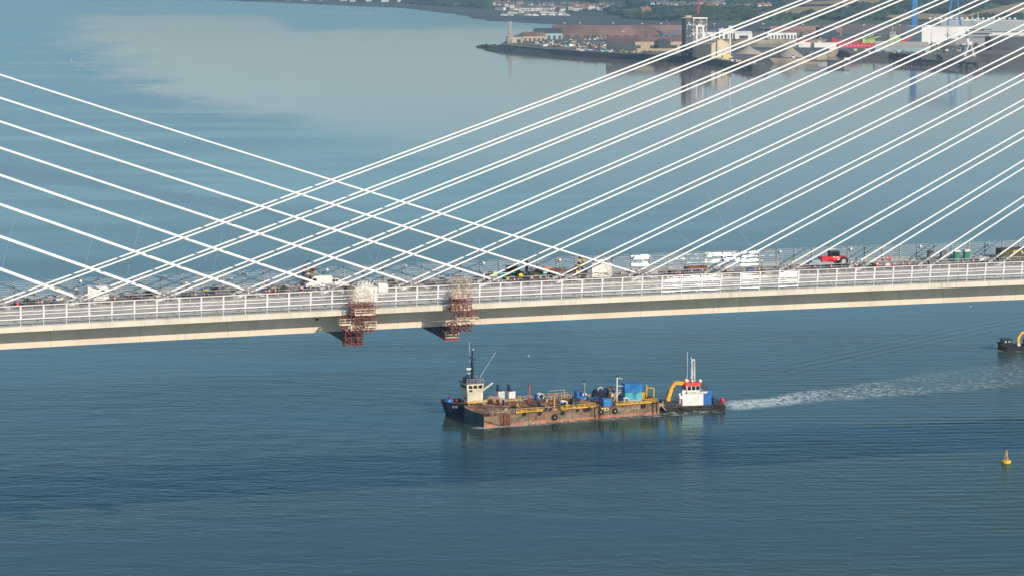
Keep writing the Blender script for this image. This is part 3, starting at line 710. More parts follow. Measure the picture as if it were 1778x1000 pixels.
wheel_set(v, [(x, y) for x in (-.8, 1.0) for y in (-.7, .7)], .5, .35)
p, s = D(951, 32); v = thing('skip', 'blue green waste skip heaped with orange sheeting', 'skip', p, TH)
mb = MB(); mb.extrude_y([(-1.3, .1), (1.2, .1), (1.9, 1.7), (-1.9, 1.7)], -.9, .9); mb.build('body', mat('teal_paint', (.03, .22, .28), .5), v)
mb = MB(); mb.blob((-.4, 0, 1.9), 1.2, .8, .35, 0, .3, 1, 4); mb.build('sheeting', mat('orange_sheet', (.62, .26, .10), .8), v)
mb = MB(); mb.box(-1.2, .6, -.93, -.905, 1.0, 1.25); mb.build('stripe', white, v)
p, s = D(975, 31); v = thing('flatbed_trailer', 'rust red flatbed trailer with a ramp raised at its right end', 'trailer', p, TH)
mb = MB(); mb.box(-2.6, 2.4, -1.1, 1.1, .9, 1.45); mb.box(-2.6, 2.4, -1.13, -1.1, 1.45, 1.65); mb.build('bed', rust, v)
mb = MB(); mb.box(-2.5, -.2, -.9, .9, 1.45, 1.75); mb.build('load', dred_m, v)
mb = MB(); mb.beam((-.6, -.4, .3), (4.2, -.4, 2.6), .45, .35); mb.beam((.2, .4, .3), (4.2, .4, 2.6), .3, .3); mb.build('ramp', mat('dark_rust', (.07, .03, .02), .8, var=.4), v)
wheel_set(v, [(x, y) for x in (-1.8, -.9, 1.6) for y in (-1, 1)], .42, .3)
p, s = D(1006, 30.5); v = thing('crash_cushion', 'upright yellow and black chevron board on a small chassis', 'crash cushion', p, TH)
mb = MB()
for k, dx_ in enumerate((-.75, .25)):
    for q in range(6): mb.box(dx_ + q * .12, dx_ + q * .12 + .45, -.2, 0, .9 + q * .55, .9 + q * .55 + .56, q % 2)
mb.build('chevron_board', [yellow, black], v)
mb = MB(); mb.box(-.9, 1.9, -.8, .8, .35, .75); mb.box(1.0, 1.8, -.7, .7, .75, 1.3); mb.build('chassis', yellow, v)
wheel_set(v, [(-.3, -.8), (-.3, .8), (1.3, -.8), (1.3, .8)], .38, .25)
# cabins and containers
def cabin(px, t, L, Wd, Hh, label, m, rot=0, name='site_cabin', cat='cabin', trim=None, z=.15):
    p, s = D(px, t, z); v = thing(name, label, cat, p, TH + rot)
    mb = MB(); mb.box(-L / 2, L / 2, -Wd / 2, Wd / 2, .15, Hh); mb.build('box_body', m, v)
    mb = MB()
    for x in (-L / 2, L / 2 - .14):
        for y in (-Wd / 2 - .02, Wd / 2 - .12): mb.box(x, x + .14, y, y + .14, 0, Hh + .03)
    mb.box(-L / 2, L / 2, -Wd / 2 - .03, -Wd / 2 - .002, Hh - .12, Hh + .04); mb.build('corner_frame', trim or m, v)
    return v
cabin(169, 27.5, 4.0, 2.2, 2.9, 'plain white box cabin standing alone at the left end of the deck', tarp)
v = cabin(1043, 28.6, 4.1, 2.4, 2.85, 'white box cabin with brown arrow marks facing the camera', tarp, -.12)
mb = MB(); mb.beam((-1.5, -1.235, 1.15), (-.1, -1.235, .85), .02, .16); mb.beam((.3, -1.235, .95), (1.5, -1.235, .55), .02, .20); mb.beam((.9, -1.235, .95), (1.4, -1.235, .95), .02, .14); mb.build('arrow_mark', mat('brown_mark', (.16, .11, .07), .7), v)
mb = MB(); mb.extrude_y([(-3.4, 0), (-2.1, 0), (-2.1, 2.3), (-2.9, 2.0), (-3.0, 1.0)], -1.1, 1.1); mb.build('shaded_side', mat('shaded_side_grey', (.30, .31, .32), .8), v)  # cabin's shaded left face, put in as a separate grey piece
v = cabin(1760, 31, 7.6, 2.4, 2.55, 'olive green shipping container with a yellow emblem', mat('olive_paint', (.075, .085, .03), .6, var=.15), 0, 'shipping_container', 'container', dsteel)
mb = MB()
for k in range(24): mb.box(-3.7 + k * .31, -3.55 + k * .31, -1.235, -1.202, .25, 2.4)
mb.build('corrugation', MATS['olive_paint'], v)
mb = MB(); mb.box(-1.0, -.2, -1.26, -1.24, 1.75, 2.0); mb.box(-.75, -.45, -1.26, -1.24, 1.55, 2.15); mb.box(-.3, -.05, -1.26, -1.24, 1.95, 2.2); mb.build('emblem', yellow, v)
mb = MB(); mb.box(.9, 1.3, -1.26, -1.24, 1.75, 1.95); mb.box(1.1, 1.5, -1.26, -1.24, 1.35, 1.6); mb.build('lettering', white, v)
gd = mat('toilet_green', (.03, .22, .14), .5); gg = mat('toilet_grey', (.16, .16, .15), .5)
toilets = ((1615, gg, 'grey portable toilet, leftmost of the row of four'), (1637, gg, 'grey portable toilet beside the green ones'), (1660, gd, 'green portable toilet with white roof next to the grey ones'), (1677, gd, 'green portable toilet with white roof, rightmost of the row of four'))
for px, m_, lb in toilets:
    p, s = D(px, 32); v = thing('portable_toilet', lb, 'portable toilet', p, TH - .12, 'portable toilets on the far carriageway')
    mb = MB(); mb.box(-.6, .6, -.6, .6, .05, 2.05); mb.build('cabin', m_, v)
    mb = MB(); mb.extrude_y([(-.68, 2.05), (.68, 2.05), (.55, 2.35), (.2, 2.5), (-.2, 2.5), (-.55, 2.35)], -.66, .66); mb.build('roof', tarp if m_ is gd else gg, v)
    mb = MB(); mb.box(-.45, .45, -.63, -.603, .15, 1.95); mb.build('door', m_, v)
# sheeted load behind the left scaffold
p, s = D(632, 9, .05); v = thing('sheeted_load', 'bulky load wrapped in white sheeting beside the left scaffold cage', 'sheeted load', p, TH)
mb = MB(); mb.blob((0, 0, 1.9), 2.5, 2.1, 1.7, 0, .16, 2, 9); mb.box(-2.1, 2.2, -1.6, 1.6, .05, 3.0); mb.build('sheeting', tarp, v, smooth=False)
mb = MB(); mb.tube([(2.6, 0, 2.4), (4.4, 0, 2.4)], [1.15, 1.1], 20); mb.build('roll', tarp, v, smooth=False)
mb = MB(); mb.box(-3.6, -2.2, -1.0, 1.0, 1.4, 3.1); mb.build('open_end', mat('shade_canvas', (.10, .10, .09), .9), v)  # solid box; shade of the open end is put into the canvas colour
mb = MB()
for q in range(5): mb.beam((-1.5 + q * .7, -.8, 3.3), (-.6 + q * .7, .6, 3.9 + .1 * (q % 2)), .12)
mb.build('pole_bundle', tarp, v)
# stack of scaffold material
p, s = D(537, 33.5); v = thing('scaffold_stack', 'tall untidy stack of brown scaffold tubes behind the white van', 'scaffold stack', p, TH)
mb = MB(); rnd = random.Random(5)
for q in range(26):
    z = .3 + q * .15; mb.beam((-1.5 + rnd.random() * .5, -.6 + rnd.random(), z), (1.2 + rnd.random() * .8, -.6 + rnd.random(), z), .12)
mb.build('tube', mat('weathered_tube', (.30, .22, .15), .6, var=.5, scale=2), v)
mb = MB()
for x in (-1.4, -.6, .5): mb.beam((x, -.7, 0), (x - .1, -.7, 5.0 - abs(x) * .6), .1); mb.beam((x, .7, 0), (x, .7, 4.6 - abs(x)), .1)
mb.beam((-1.4, -.7, 4.4), (.2, .2, 5.3), .1); mb.build('upright', dsteel, v)
mb = MB(); mb.box(-.9, 1.6, -.75, .75, 2.6, 3.0); mb.build('crate', scaf_m, v)
p, s = D(361, 30); v = thing('trestle', 'yellow board lying on blue trestle legs', 'trestle', p, TH)
mb = MB(); mb.box(-1, .7, -.5, .5, .75, .95); mb.build('board', mat('bright_yellow', (.85, .6, .02), .5), v)
mb = MB()
for x in (-.8, .8):
    for y in (-.5, .5): mb.beam((x, y, 0), (x * .7, 0, 1.3), .08)
mb.beam((-.8, 0, 1.3), (.8, 0, 1.3), .08); mb.build('legs', blue_m, v)
# red low trailer in the glint
p, s = D(1207, 31); v = thing('flatbed_trailer', 'low dark red trailer standing where the barrier glints', 'trailer', p, TH)
mb = MB(); mb.box(-2.2, 2.2, -1, 1, .6, 1.1); mb.build('bed', dred_m, v); mb = MB(); mb.box(-2.2, 2.2, -1.05, -1, 1.1, 1.4); mb.build('side_board', rust, v)
wheel_set(v, [(-1.2, -.9), (-1.2, .9), (1.2, -.9), (1.2, .9)], .4, .25)
p, s = D(1703, 29); v = thing('generator', 'small pale generator set left of the olive container', 'generator', p, TH)
mb = MB(); mb.box(-.8, .8, -.5, .5, .3, 1.1); mb.box(-.4, .5, -.45, .45, 1.1, 1.35); mb.build('housing', tarp, v); mb = MB(); mb.box(-.85, .85, -.55, .55, .12, .3); mb.tube([(.3, 0, 1.35), (.3, 0, 1.8)], .06, 6); mb.build('skid', dsteel, v)
p, s = D(1425, 30); v = thing('flatbed_trailer', 'long pale grey blue flatbed left of the bright red tractor', 'trailer', p, TH)
mb = MB(); mb.box(-3, 2.4, -1, 1, .7, 1.15); mb.box(-2.4, -.4, -.8, .8, 1.15, 1.7); mb.build('bed', mat('pale_blue', (.28, .38, .44), .6), v); wheel_set(v, [(-1.8, -.9), (-1.8, .9), (1.8, -.9), (1.8, .9)], .4, .25)
# small site clutter along the far carriageway, each piece its own thing
def clutter_mesh(kind, m1, m2):
    q = MB()
    if kind == 'pallet':
        q.box(-.9, .9, -.6, .6, 0, .15, 1)
        for i in range(5): q.box(-.85 + .05 * i, .8 - .06 * i, -.5, .5, .15 + i * .16, .29 + i * .16)
    elif kind == 'drum': q.tube([(0, -.4, .5), (0, .4, .5)], .3, 12, 1); q.tube([(0, -.45, .5), (0, -.38, .5)], .5, 14); q.tube([(0, .38, .5), (0, .45, .5)], .5, 14)
    elif kind == 'chest': q.box(-.7, .7, -.4, .4, .1, .9); q.box(-.74, .74, -.44, .44, .9, 1.0, 1); q.box(-.6, -.4, -.4, .4, 0, .1, 1); q.box(.4, .6, -.4, .4, 0, .1, 1)
    elif kind == 'fence':
        for i in range(9): q.beam((-1.2 + i * .3, 0, .05), (-1.2 + i * .3, 0, 1.05), .05)
        q.beam((-1.25, 0, 1.05), (1.25, 0, 1.05), .07); q.beam((-1.25, 0, .2), (1.25, 0, .2), .06); q.beam((-1, -.3, .02), (-1, .3, .02), .06, m=1)
    elif kind == 'light':
        q.beam((0, 0, 0), (0, 0, 3.2), .1); q.box(-.22, .22, -.1, .1, 2.9, 3.15, 1); q.box(-.6, .6, -.5, .5, .1, .8); q.beam((-.9, 0, .1), (.9, 0, .1), .12, m=1)
    o = q.build('tmp', [m1, m2]); COL.objects.unlink(o); me = o.data; bpy.data.objects.remove(o); return me
CK = {('pallet', 'brown'): (rust, dsteel), ('pallet', 'grey'): (steel, dsteel), ('drum', 'dark'): (dsteel, rust), ('chest', 'blue'): (blue_m, dsteel), ('chest', 'dark'): (dsteel, black), ('fence', 'pale'): (scaf_m, rust), ('fence', 'red'): (dred_m, white), ('light', 'dark'): (dsteel, white), ('pallet', 'white'): (tarp, rust)}
CL = {'pallet': ('material_pallet', 'stacked pallet', 'pallet'), 'drum': ('cable_drum', 'cable drum', 'cable drum'), 'chest': ('tool_chest', 'tool chest', 'tool chest'), 'fence': ('site_barrier', 'crowd barrier', 'barrier'), 'light': ('work_light', 'work light on a stand', 'work light')}
CMS = {k: clutter_mesh(k[0], *v_) for k, v_ in CK.items()}; rnd = random.Random(77)
keys = list(CMS) + [('pallet', 'brown'), ('chest', 'dark'), ('fence', 'pale'), ('pallet', 'grey'), ('drum', 'dark')]
for k in range(115):
    px = 15 + k * 15.3 + rnd.uniform(-7, 7)
    if any(a < px < c for a, c in ((145, 195), (515, 600), (830, 1068), (1185, 1225), (1395, 1478), (1605, 1690), (1722, 1778))): continue
    kd = rnd.choice(keys); p, s = D(px, rnd.choice([23.2, 26, 29, 31.5]), .12); o = bpy.data.objects.new(CL[kd[0]][0], CMS[kd]); COL.objects.link(o); o.location = p; o.rotation_euler = (0, 0, TH + rnd.uniform(-.5, .5)); o.scale = (rnd.uniform(.8, 1.1),) * 3
    tag(o, kd[1] + ' ' + CL[kd[0]][1] + ' on the far carriageway of the bridge', CL[kd[0]][2], kd[1] + ' ' + CL[kd[0]][1] + 's on the far carriageway')
# cones
cm = MB(); cm.tube([(0, 0, .05), (0, 0, .30)], [.20, .15], 10, 0); cm.tube([(0, 0, .30), (0, 0, .52)], [.15, .10], 10, 1); cm.tube([(0, 0, .52), (0, 0, .78)], [.10, .04], 10, 0); cm.box(-.25, .25, -.25, .25, 0, .05, 2)
cones = [(72, 22), (88, 22), (198, 22), (339, 22), (373, 22), (467, 22), (478, 22), (893, 22), (921, 22), (948, 22), (952, 22), (1180, 22), (1263, 22), (1318, 22), (1551, 22), (1567, 22), (1577, 22), (1671, 22), (1689, 22), (1443, 21.9), (1520, 22.1)]
c0 = None
for px, tt in cones:
    p, s = D(px, 20.9, 1.12)
    if c0 is None: c0 = cm.build('traffic_cone', [orange, white, black], None, p); o = c0
    else: o = c0.copy(); COL.objects.link(o); o.location = p
    tag(o, 'orange and white traffic cone along the far side of the median', 'traffic cone', 'cones along the median')
bmb = MB(); bmb.tube([(0, 0, 0), (0, 0, .45)], [.34, .30], 12, 0); bmb.tube([(0, 0, .45), (0, 0, .8)], [.30, .24], 12, 1); bmb.tube([(0, 0, .8), (0, 0, 1.05)], [.24, .1], 12, 0)
for px, lb in ((29, 'red and white bollard at the far left end of the deck'), (523, 'red and white bollard below the nose of the white panel van'), (972, 'red and white bollard beside the rust red trailer'), (1522, 'red and white bollard near the workers in orange'), (1487, 'red and white bollard at the foot of the cable right of the red tractor')):
    p, s = D(px, 20.3, 1.12); tag(bmb.build('bollard', [mat('bollard_red', (.7, .02, .03), .5), white], None, p), lb, 'bollard')
# people
def person(px, t, label, pose, top, rot=0):
    p, s = D(px, t, .12); v = thing('person', label, 'person', p, TH + rot)
    me = bpy.data.meshes.new('body')
    if pose == 'stand':
        J = [((0, 0, .92), .16), ((0, 0, 1.2), .17), ((0, 0, 1.42), .15), ((0, 0, 1.53), .06), ((0, 0, 1.66), .10), ((0, 0, 1.74), .08),
             ((.11, 0, .88), .10), ((.13, -.05, .48), .065), ((.13, 0, .06), .05), ((.13, -.16, .03), .04),
             ((-.11, 0, .88), .10), ((-.13, .05, .48), .065), ((-.13, .08, .06), .05), ((-.13, -.08, .03), .04),
             ((.21, 0, 1.40), .065), ((.27, .03, 1.12), .05), ((.25, -.12, .88), .035), ((-.21, 0, 1.40), .065), ((-.28, -.05, 1.15), .05), ((-.2, -.25, 1.0), .035)]
    else:
        J = [((0, .1, .45), .16), ((0, -.05, .68), .17), ((0, -.2, .86), .15), ((0, -.28, .95), .06), ((0, -.34, 1.05), .10), ((0, -.37, 1.12), .08),
             ((.12, .08, .42), .10), ((.16, -.28, .45), .07), ((.15, -.08, .06), .05), ((.15, -.24, .03), .04),
             ((-.12, .08, .42), .10), ((-.16, -.28, .4), .07), ((-.15, 0, .06), .05), ((-.15, -.16, .03), .04),
             ((.2, -.18, .84), .065), ((.25, -.35, .62), .05), ((.14, -.5, .45), .035), ((-.2, -.18, .84), .065), ((-.25, -.36, .62), .05), ((-.12, -.5, .45), .035)]
    E_ = [(0, 1), (1, 2), (2, 3), (3, 4), (4, 5), (0, 6), (6, 7), (7, 8), (8, 9), (0, 10), (10, 11), (11, 12), (12, 13), (2, 14), (14, 15), (15, 16), (2, 17), (17, 18), (18, 19)]
    me.from_pydata([j[0] for j in J], E_, []); o = bpy.data.objects.new('body', me); COL.objects.link(o); o.parent = v
    md = o.modifiers.new('skin', 'SKIN'); sv = me.skin_vertices[0].data
    for i, j in enumerate(J): sv[i].radius = (j[1], j[1])
    sv[0].use_root = True
    o.modifiers.new('sub', 'SUBSURF').levels = 1; me.materials.append(top)
    hd = J[4][0]; mb = MB(); mb.blob((hd[0], hd[1] - .02, hd[2] + .07), .135, .15, .10, 0, 0, 1); mb.build('helmet', white, v, smooth=True)
    mb = MB(); mb.blob((hd[0], hd[1] - .06, hd[2] - .01), .085, .07, .10, 0, 0, 1); mb.box(hd[0] - .015, hd[0] + .015, hd[1] - .15, hd[1] - .12, hd[2] - .03, hd[2] + .02); mb.build('face', skin, v, smooth=True)
    lz = .92 if pose == 'stand' else .45
    mb = MB()
    for a, c in ((6, 7), (7, 8), (10, 11), (11, 12)): mb.tube([J[a][0], J[c][0]], [J[a][1] * 1.12, J[c][1] * 1.15], 8)
    mb.build('trousers', navy if pose != 'stand' else mat('olive_cloth', (.06, .07, .04), .9), v, smooth=True)
    return v
person(1544, 33, 'person standing upright in orange jacket and dark trousers near the median', 'stand', orange)
person(1538, 32.5, 'person crouching in orange jacket just left of the standing worker', 'crouch', orange, .5)
person(1532, 33, 'person crouching in dark red jacket, leftmost of the work party', 'crouch', dred_m, -.6)
# ================================================================ BARGE
BR = radians(23.4); BO = Vector((-7.5, 666.6, 0))
def bl(px, py, z=3.3):
    p = at(px, py, z) - BO
    return (p.x * cos(BR) + p.y * sin(BR), -p.x * sin(BR) + p.y * cos(BR))
def bwld(x, y, z=0): return Vector((BO.x + x * cos(BR) - y * sin(BR), BO.y + x * sin(BR) + y * cos(BR), z))
# hull paint: grey green weathered topsides over a pink boot-top
hm = bpy.data.materials.new('weathered_hull'); hm.use_nodes = True; t = hm.node_tree; b = t.nodes['Principled BSDF']; b.inputs['Roughness'].default_value = .75
g = nd(t, 'ShaderNodeNewGeometry').outputs['Position']; sp = nd(t, 'ShaderNodeSeparateXYZ'); t.links.new(g, sp.inputs[0])
nA = noise_(t, scaled(t, g, .5, .5, .9), 1.0, 6, .65); nB = noise_(t, scaled(t, g, 1.3, 1.3, .25, loc=(5, 2, 1)), 1.0, 5, .65); nC = noise_(t, scaled(t, g, .25, .25, .5, loc=(9, 1, 4)), 1.0, 4)
c1 = mixc(t, mrange(t, nA, .38, .62), (.15, .115, .075), (.27, .205, .135))
c1 = mixc(t, mrange(t, nC, .5, .68), c1, (.07, .055, .045))
c1 = mixc(t, mrange(t, nB, .48, .62), c1, (.24, .10, .045))
band = mrange(t, math_(t, 'ADD', sp.outputs[2], math_(t, 'MULTIPLY', math_(t, 'SUBTRACT', nA, .5), .9)), .62, .85, 1.0, 0.0)
c2 = mixc(t, mrange(t, nB, .42, .6), (.36, .13, .08), (.42, .21, .13))
t.links.new(mixc(t, band, c1, c2), b.inputs['Base Color'])
deckm = mat('rusty_deck', (.36, .185, .10), .85, var=.45, scale=.45)
L, BW, DZ = 52.4, 17.0, 3.25
barge = thing('work_barge', 'long rust stained flat deck barge with yellow rails and tyre fenders', 'barge', BO, BR)
mb = MB(); mb.prism([(0, 0), (L, 0), (L, BW), (1.2, BW), (-.6, BW * .7), (-.8, BW * .35)], -1.5, DZ, 0); hl = mb.build('hull', hm, barge)
# knuckle frames, plate seams
mb = MB()
for x in (5.6, 6.6, 32.6, 34.0, 51.4, 50.2): mb.box(x, x + .32, -.32, 0, .3, DZ + .25)
mb.box(4.6, 7.6, -.12, 0, .2, DZ); mb.box(-.2, L + .2, -.16, 0, DZ - .22, DZ + .02); mb.beam((.2, -.15, 1.9), (4.6, -.15, .3), .25)
mb.build('fender_frame', rust, hl)
mb = MB()
for x in (13, 19.5, 26, 39, 45.3): mb.box(x, x + .06, -.02, 0, .2, DZ - .25)
mb.build('plate_seam', dsteel, hl)
mb = MB(); mb.add([(.1, .1, DZ + .01), (L - .1, .1, DZ + .01), (L - .1, BW - .1, DZ + .01), (1.2, BW - .1, DZ + .01), (-.4, BW * .7, DZ + .01), (-.6, BW * .35, DZ + .01)], [(0, 1, 2, 3, 4, 5)]); mb.build('deck', deckm, barge)
mb = MB()
for q in range(9): mb.beam((4 + q * 5.4, .5, DZ + .08), (4 + q * 5.4, BW - .5, DZ + .08), .18, .12)
mb.beam((2, 5.5, DZ + .08), (L - 2, 5.5, DZ + .08), .2, .14); mb.beam((2, 11.5, DZ + .08), (L - 2, 11.5, DZ + .08), .2, .14)
mb.build('deck_stiffener', rust, barge)
# bow plate, its shade put into the navy colour, with pale draught marks
mb = MB(); mb.add([(-.03, -.04, .1), (-.85, BW * .35, .1), (-.65, BW * .7, .1), (1.17, BW + .04, .1), (-.05, -.04, DZ + .35), (-.95, BW * .35, DZ + .35), (-.75, BW * .7, DZ + .35), (1.1, BW + .04, DZ + .35)], [(0, 4, 5, 1), (1, 5, 6, 2), (2, 6, 7, 3)]); mb.build('shaded_bow_plate', navy, barge)
# railings
def railing(pts, h, name, m, th=.09, step=1.5, par=barge, z=DZ):
    mb = MB()
    for (a, c) in zip(pts, pts[1:]):
        a = Vector((a[0], a[1], z)); c = Vector((c[0], c[1], z)); n = max(1, int((c - a).length / step))
        for i in range(n + 1): p = a.lerp(c, i / n); mb.beam(p, p + Vector((0, 0, h)), th)
        for hh_ in (h, h * .52): mb.beam(a + Vector((0, 0, hh_)), c + Vector((0, 0, hh_)), th)
    return mb.build(name, m, par)
for a, c in ((9.5, 17.2), (23.0, 33.0), (39.2, 51.5)):
    railing([(a, .25), (c, .25)], 1.05, 'yellow_rail', yellow, .14)
    mb = MB(); mb.box(a, c, .12, .2, DZ + .02, DZ + .3); mb.build('toe_board', yellow, barge)
railing([(1, .3), (9, .3)], 1.0, 'grey_rail', scaf_m, .07); railing([(17.6, .3), (22.8, .3)], 1.0, 'grey_rail', scaf_m, .07)
railing([(2.5, BW - .4), (18, BW - .4)], .95, 'yellow_rail', yellow, .14); railing([(18, BW - .4), (L - .5, BW - .4)], 1.0, 'grey_rail', scaf_m, .06)
railing([(L - .3, .3), (L - .3, BW - .4)], 1.0, 'grey_rail', scaf_m, .07)
# tyres on the side
for px, py, r in ((847, 724, .42), (911, 723.5, .52), (938, 722.5, .52), (964.5, 729, .82), (978.5, 721.5, .55), (1005, 716.5, .45), (1018.5, 716, .5), (1025.5, 714, .55), (1046, 719.5, .78), (1071, 718, .8), (1120.5, 709, .62), (949, 715, .4), (957, 714.5, .4)):
    # side plane y=-.2
    best = None
    x = (px - 840) / 5.95
    p = bwld(x, -.25); d = p.y; py0 = (H - 0) / d * F + HZ; zz = (py0 - py) / F * d
    # refine x from the true column
    for _ in range(3):
        p = bwld(x, -.25); x += ((px - 889) / F * p.y - p.x) / cos(BR)
    p = bwld(x, -.25); zz = H - (py - HZ) / F * p.y
    mb = MB(); mb.torus((0, 0, 0), (0, 1, 0), r * .72, r * .32, 16, 8); ty = mb.build('tyre_fender', black, barge, (x, -.28, zz), smooth=True)
    if r > .7: mb = MB(); mb.tube([(0, -.12, 0), (0, .02, 0)], .16, 8); mb.build('hub', white, ty)
# marks on the side (draught figures and letters too worn to read)
mb = MB(); yv = -.012
def glyph(x, z, s, segs):
    for (a, b_, c, d_) in segs: mb.beam((x + a * s, yv, z + b_ * s), (x + c * s, yv, z + d_ * s), .02, .09)
J_ = [(0, .2, .1, 0), (.1, 0, .4, 0), (.4, 0, .45, 1), (0, 1, .6, 1)]; O_ = [(0, 0, .5, 0), (.5, 0, .5, 1), (.5, 1, 0, 1), (0, 1, 0, 0)]
for x, s_, sg in ((44.0, .55, O_), (44.9, .7, J_), (45.8, .75, O_), (39.4, .3, J_), (39.9, .35, O_), (40.6, .3, J_), (41.3, .3, [(0, 1, .4, 0)])): glyph(x, 1.95, s_, sg)
mb.build('side_mark', white, barge)
mb = MB(); mb.box(34.6, 36.8, -.3, 0, 2.1, 2.95); mb.build('fender_box', mat('pale_yellow', (.78, .62, .22), .5), barge)
mb = MB(); mb.box(35.0, 35.5, -.32, -.3, 2.3, 2.75); mb.box(36.0, 36.4, -.32, -.3, 2.3, 2.75); mb.build('fender_opening', black, barge)
# deck equipment: each one its own thing
def on(px, py, z=DZ):
    x, y = bl(px, py, z); y = min(max(y, .8), BW - .9); x = min(max(x, 1), L - 1); return bwld(x, y, z + .02)
def winch(px, py, sc, label, flip=1):
    v = thing('mooring_winch', label, 'winch', on(px, py), BR)
    mb = MB(); mb.box(-1.3 * sc, 1.3 * sc, -.8 * sc, .8 * sc, 0, .5 * sc); mb.box(-1.4 * sc, -.7 * sc, -.7 * sc, .7 * sc, .5 * sc, 1.7 * sc); mb.build('bed', blue_m, v)
    mb = MB(); mb.tube([(.1, -.6 * sc, 1.1 * sc), (.1, .6 * sc, 1.1 * sc)], .7 * sc, 14); mb.build('drum', dsteel, v)
    mb = MB(); mb.torus((.1, -.62 * sc, 1.1 * sc), (0, 1, 0), .82 * sc, .20 * sc, 18, 6); mb.torus((.1, .62 * sc, 1.1 * sc), (0, 1, 0), .82 * sc, .16 * sc, 18, 6); mb.build('drum_flange', white, v)
winch(937, 694, .95, 'blue winch with white drum rim on the middle of the barge deck')
winch(978, 707, .95, 'blue winch with white drum rim at the near edge of the barge')
winch(1086, 700, .8, 'dark blue winch in front of the turquoise container')
def crate(px, py, dx_, dy_, dz_, m, name, label, cat, rot=0, extra=None):
    v = thing(name, label, cat, on(px, py), BR + rot)
    mb = MB(); mb.box(-dx_ / 2, dx_ / 2, -dy_ / 2, dy_ / 2, 0, dz_); mb.build('housing', m, v)
    mb = MB()
    for x in (-dx_ / 2, dx_ / 2 - .08):
        for y in (-dy_ / 2 - .03, dy_ / 2 - .05): mb.box(x, x + .08, y, y + .08, .01, dz_ + .03)
    mb.box(-dx_ / 2 + .1, dx_ / 2 - .1, -dy_ / 2 - .03, -dy_ / 2 - .004, dz_ * .45, dz_ * .5); mb.build('frame', extra or m, v); return v
crate(999, 703, 2.4, 1.6, 1.9, dsteel, 'steel_cabinet', 'dark square cabinet right of the near edge winch', 'cabinet', .1, steel)
crate(1053, 704, 2.6, 1.8, 2.0, cblue, 'small_container', 'small bright blue container behind the yellow fender box', 'container', 0, dsteel)
v = crate(1097, 696, 4.9, 2.6, 2.6, turq, 'shipping_container', 'turquoise container, the lower of the stacked pair on the barge', 'container', -.08)
cpos = v.location.copy()
v = thing('shipping_container', 'bright blue container stacked on top of the turquoise one', 'container', cpos + Vector((0, .1, 2.66)), BR - .08)
mb = MB(); mb.box(-2.55, 2.55, -1.35, 1.35, .0, 2.35); mb.build('housing', cblue, v)
mb = MB()
for x in (-2.58, 2.48): mb.box(x, x + .1, -1.38, -1.28, 0, 2.38)
for k in range(16): mb.box(-2.35 + k * .3, -2.22 + k * .3, -1.385, -1.352, .15, 2.2)
mb.build('corrugation', cblue, v)
v = crate(1117, 694, 1.7, 1.4, 2.2, yellow, 'pump_cabinet', 'yellow pump cabinet beside the turquoise container', 'cabinet', 0, dsteel)
mb = MB(); mb.box(-.9, .9, -.75, .75, -.02, .5); mb.build('skid', dsteel, v)
def mast(px, py, h, r, m, name, label, cat, top=None, arms=None):
    v = thing(name, label, cat, on(px, py), BR)
    mb = MB(); mb.tube([(0, 0, 0), (0, 0, h)], r, 8); mb.box(-r * 2.5, r * 2.5, -r * 2.5, r * 2.5, 0, .25); mb.build('pole', m, v)
    if top is not None: mb = MB(); mb.box(-.3, .3, -.3, .3, h, h + .4); mb.build('cap', top, v)
    if arms:
        mb = MB()
        for (a, c) in arms: mb.beam(a, c, .11)
        mb.build('arm', m, v)
    return v
mast(909, 691.5, 4.1, .20, mat('faded_red', (.45, .13, .08), .7), 'spud_pole', 'faded red pole left of the first deck winch', 'pole', red_m, [((-1.2, 0, .1), (0, 0, .9)), ((1.2, 0, .1), (0, 0, .9))])
mast(962.5, 711, 4.4, .24, mat('ochre_paint', (.70, .34, .06), .6), 'spud_pole', 'ochre pole at the near edge of the barge', 'pole', None, [((0, 0, 3.9), (-.4, 0, 4.3))])
mast(1015, 692, 4.6, .22, steel, 'spud_pole', 'bright silver pole rising from the blue pump machine', 'pole', dsteel, [((0, 0, 4.3), (-.8, 0, 4.3))])
mast(1071, 702, 7.6, .20, white, 'light_mast', 'tall white mast with a dark lamp left of the stacked containers', 'mast', dsteel, [((0, 0, 2.6), (-1.0, 0, 1.2)), ((0, 0, 5.2), (1.9, 0, 5.0)), ((0, 0, 2.6), (1.0, 0, 3.5)), ((0, 0, 7.4), (1.7, 0, 7.0))])
mast(1104, 698, 2.6, .08, dsteel, 'floodlight_post', 'thin dark floodlight post in front of the turquoise container', 'light', None, [((-.6, 0, 2.6), (.6, 0, 2.6)), ((-.6, 0, 2.8), (-.5, 0, 2.4)), ((.6, 0, 2.8), (.5, 0, 2.4))])
v = thing('pump_machine', 'blue pump machine with white dials on the far half of the barge deck', 'machine', on(1010, 692), BR)
mb = MB(); mb.box(-1.9, -1.0, -.9, .9, 0, 2.3); mb.box(-.8, 1.5, -.8, .8, 0, 1.0); mb.box(-.3, .5, -.5, .5, 1.0, 1.9); mb.build('housing', blue_m, v)
mb = MB(); mb.tube([(0, -.95, 1.35), (0, -.8, 1.35)], .28, 10); mb.tube([(.9, -.95, 1.35), (.9, -.8, 1.35)], .28, 10); mb.build('dial', white, v)
mb = MB(); mb.tube([(1.6, 0, .5), (2.4, 0, .9), (2.6, -.4, .2)], .22, 8); mb.build('pipe', mat('amber_paint', (.8, .38, .02), .5), v)
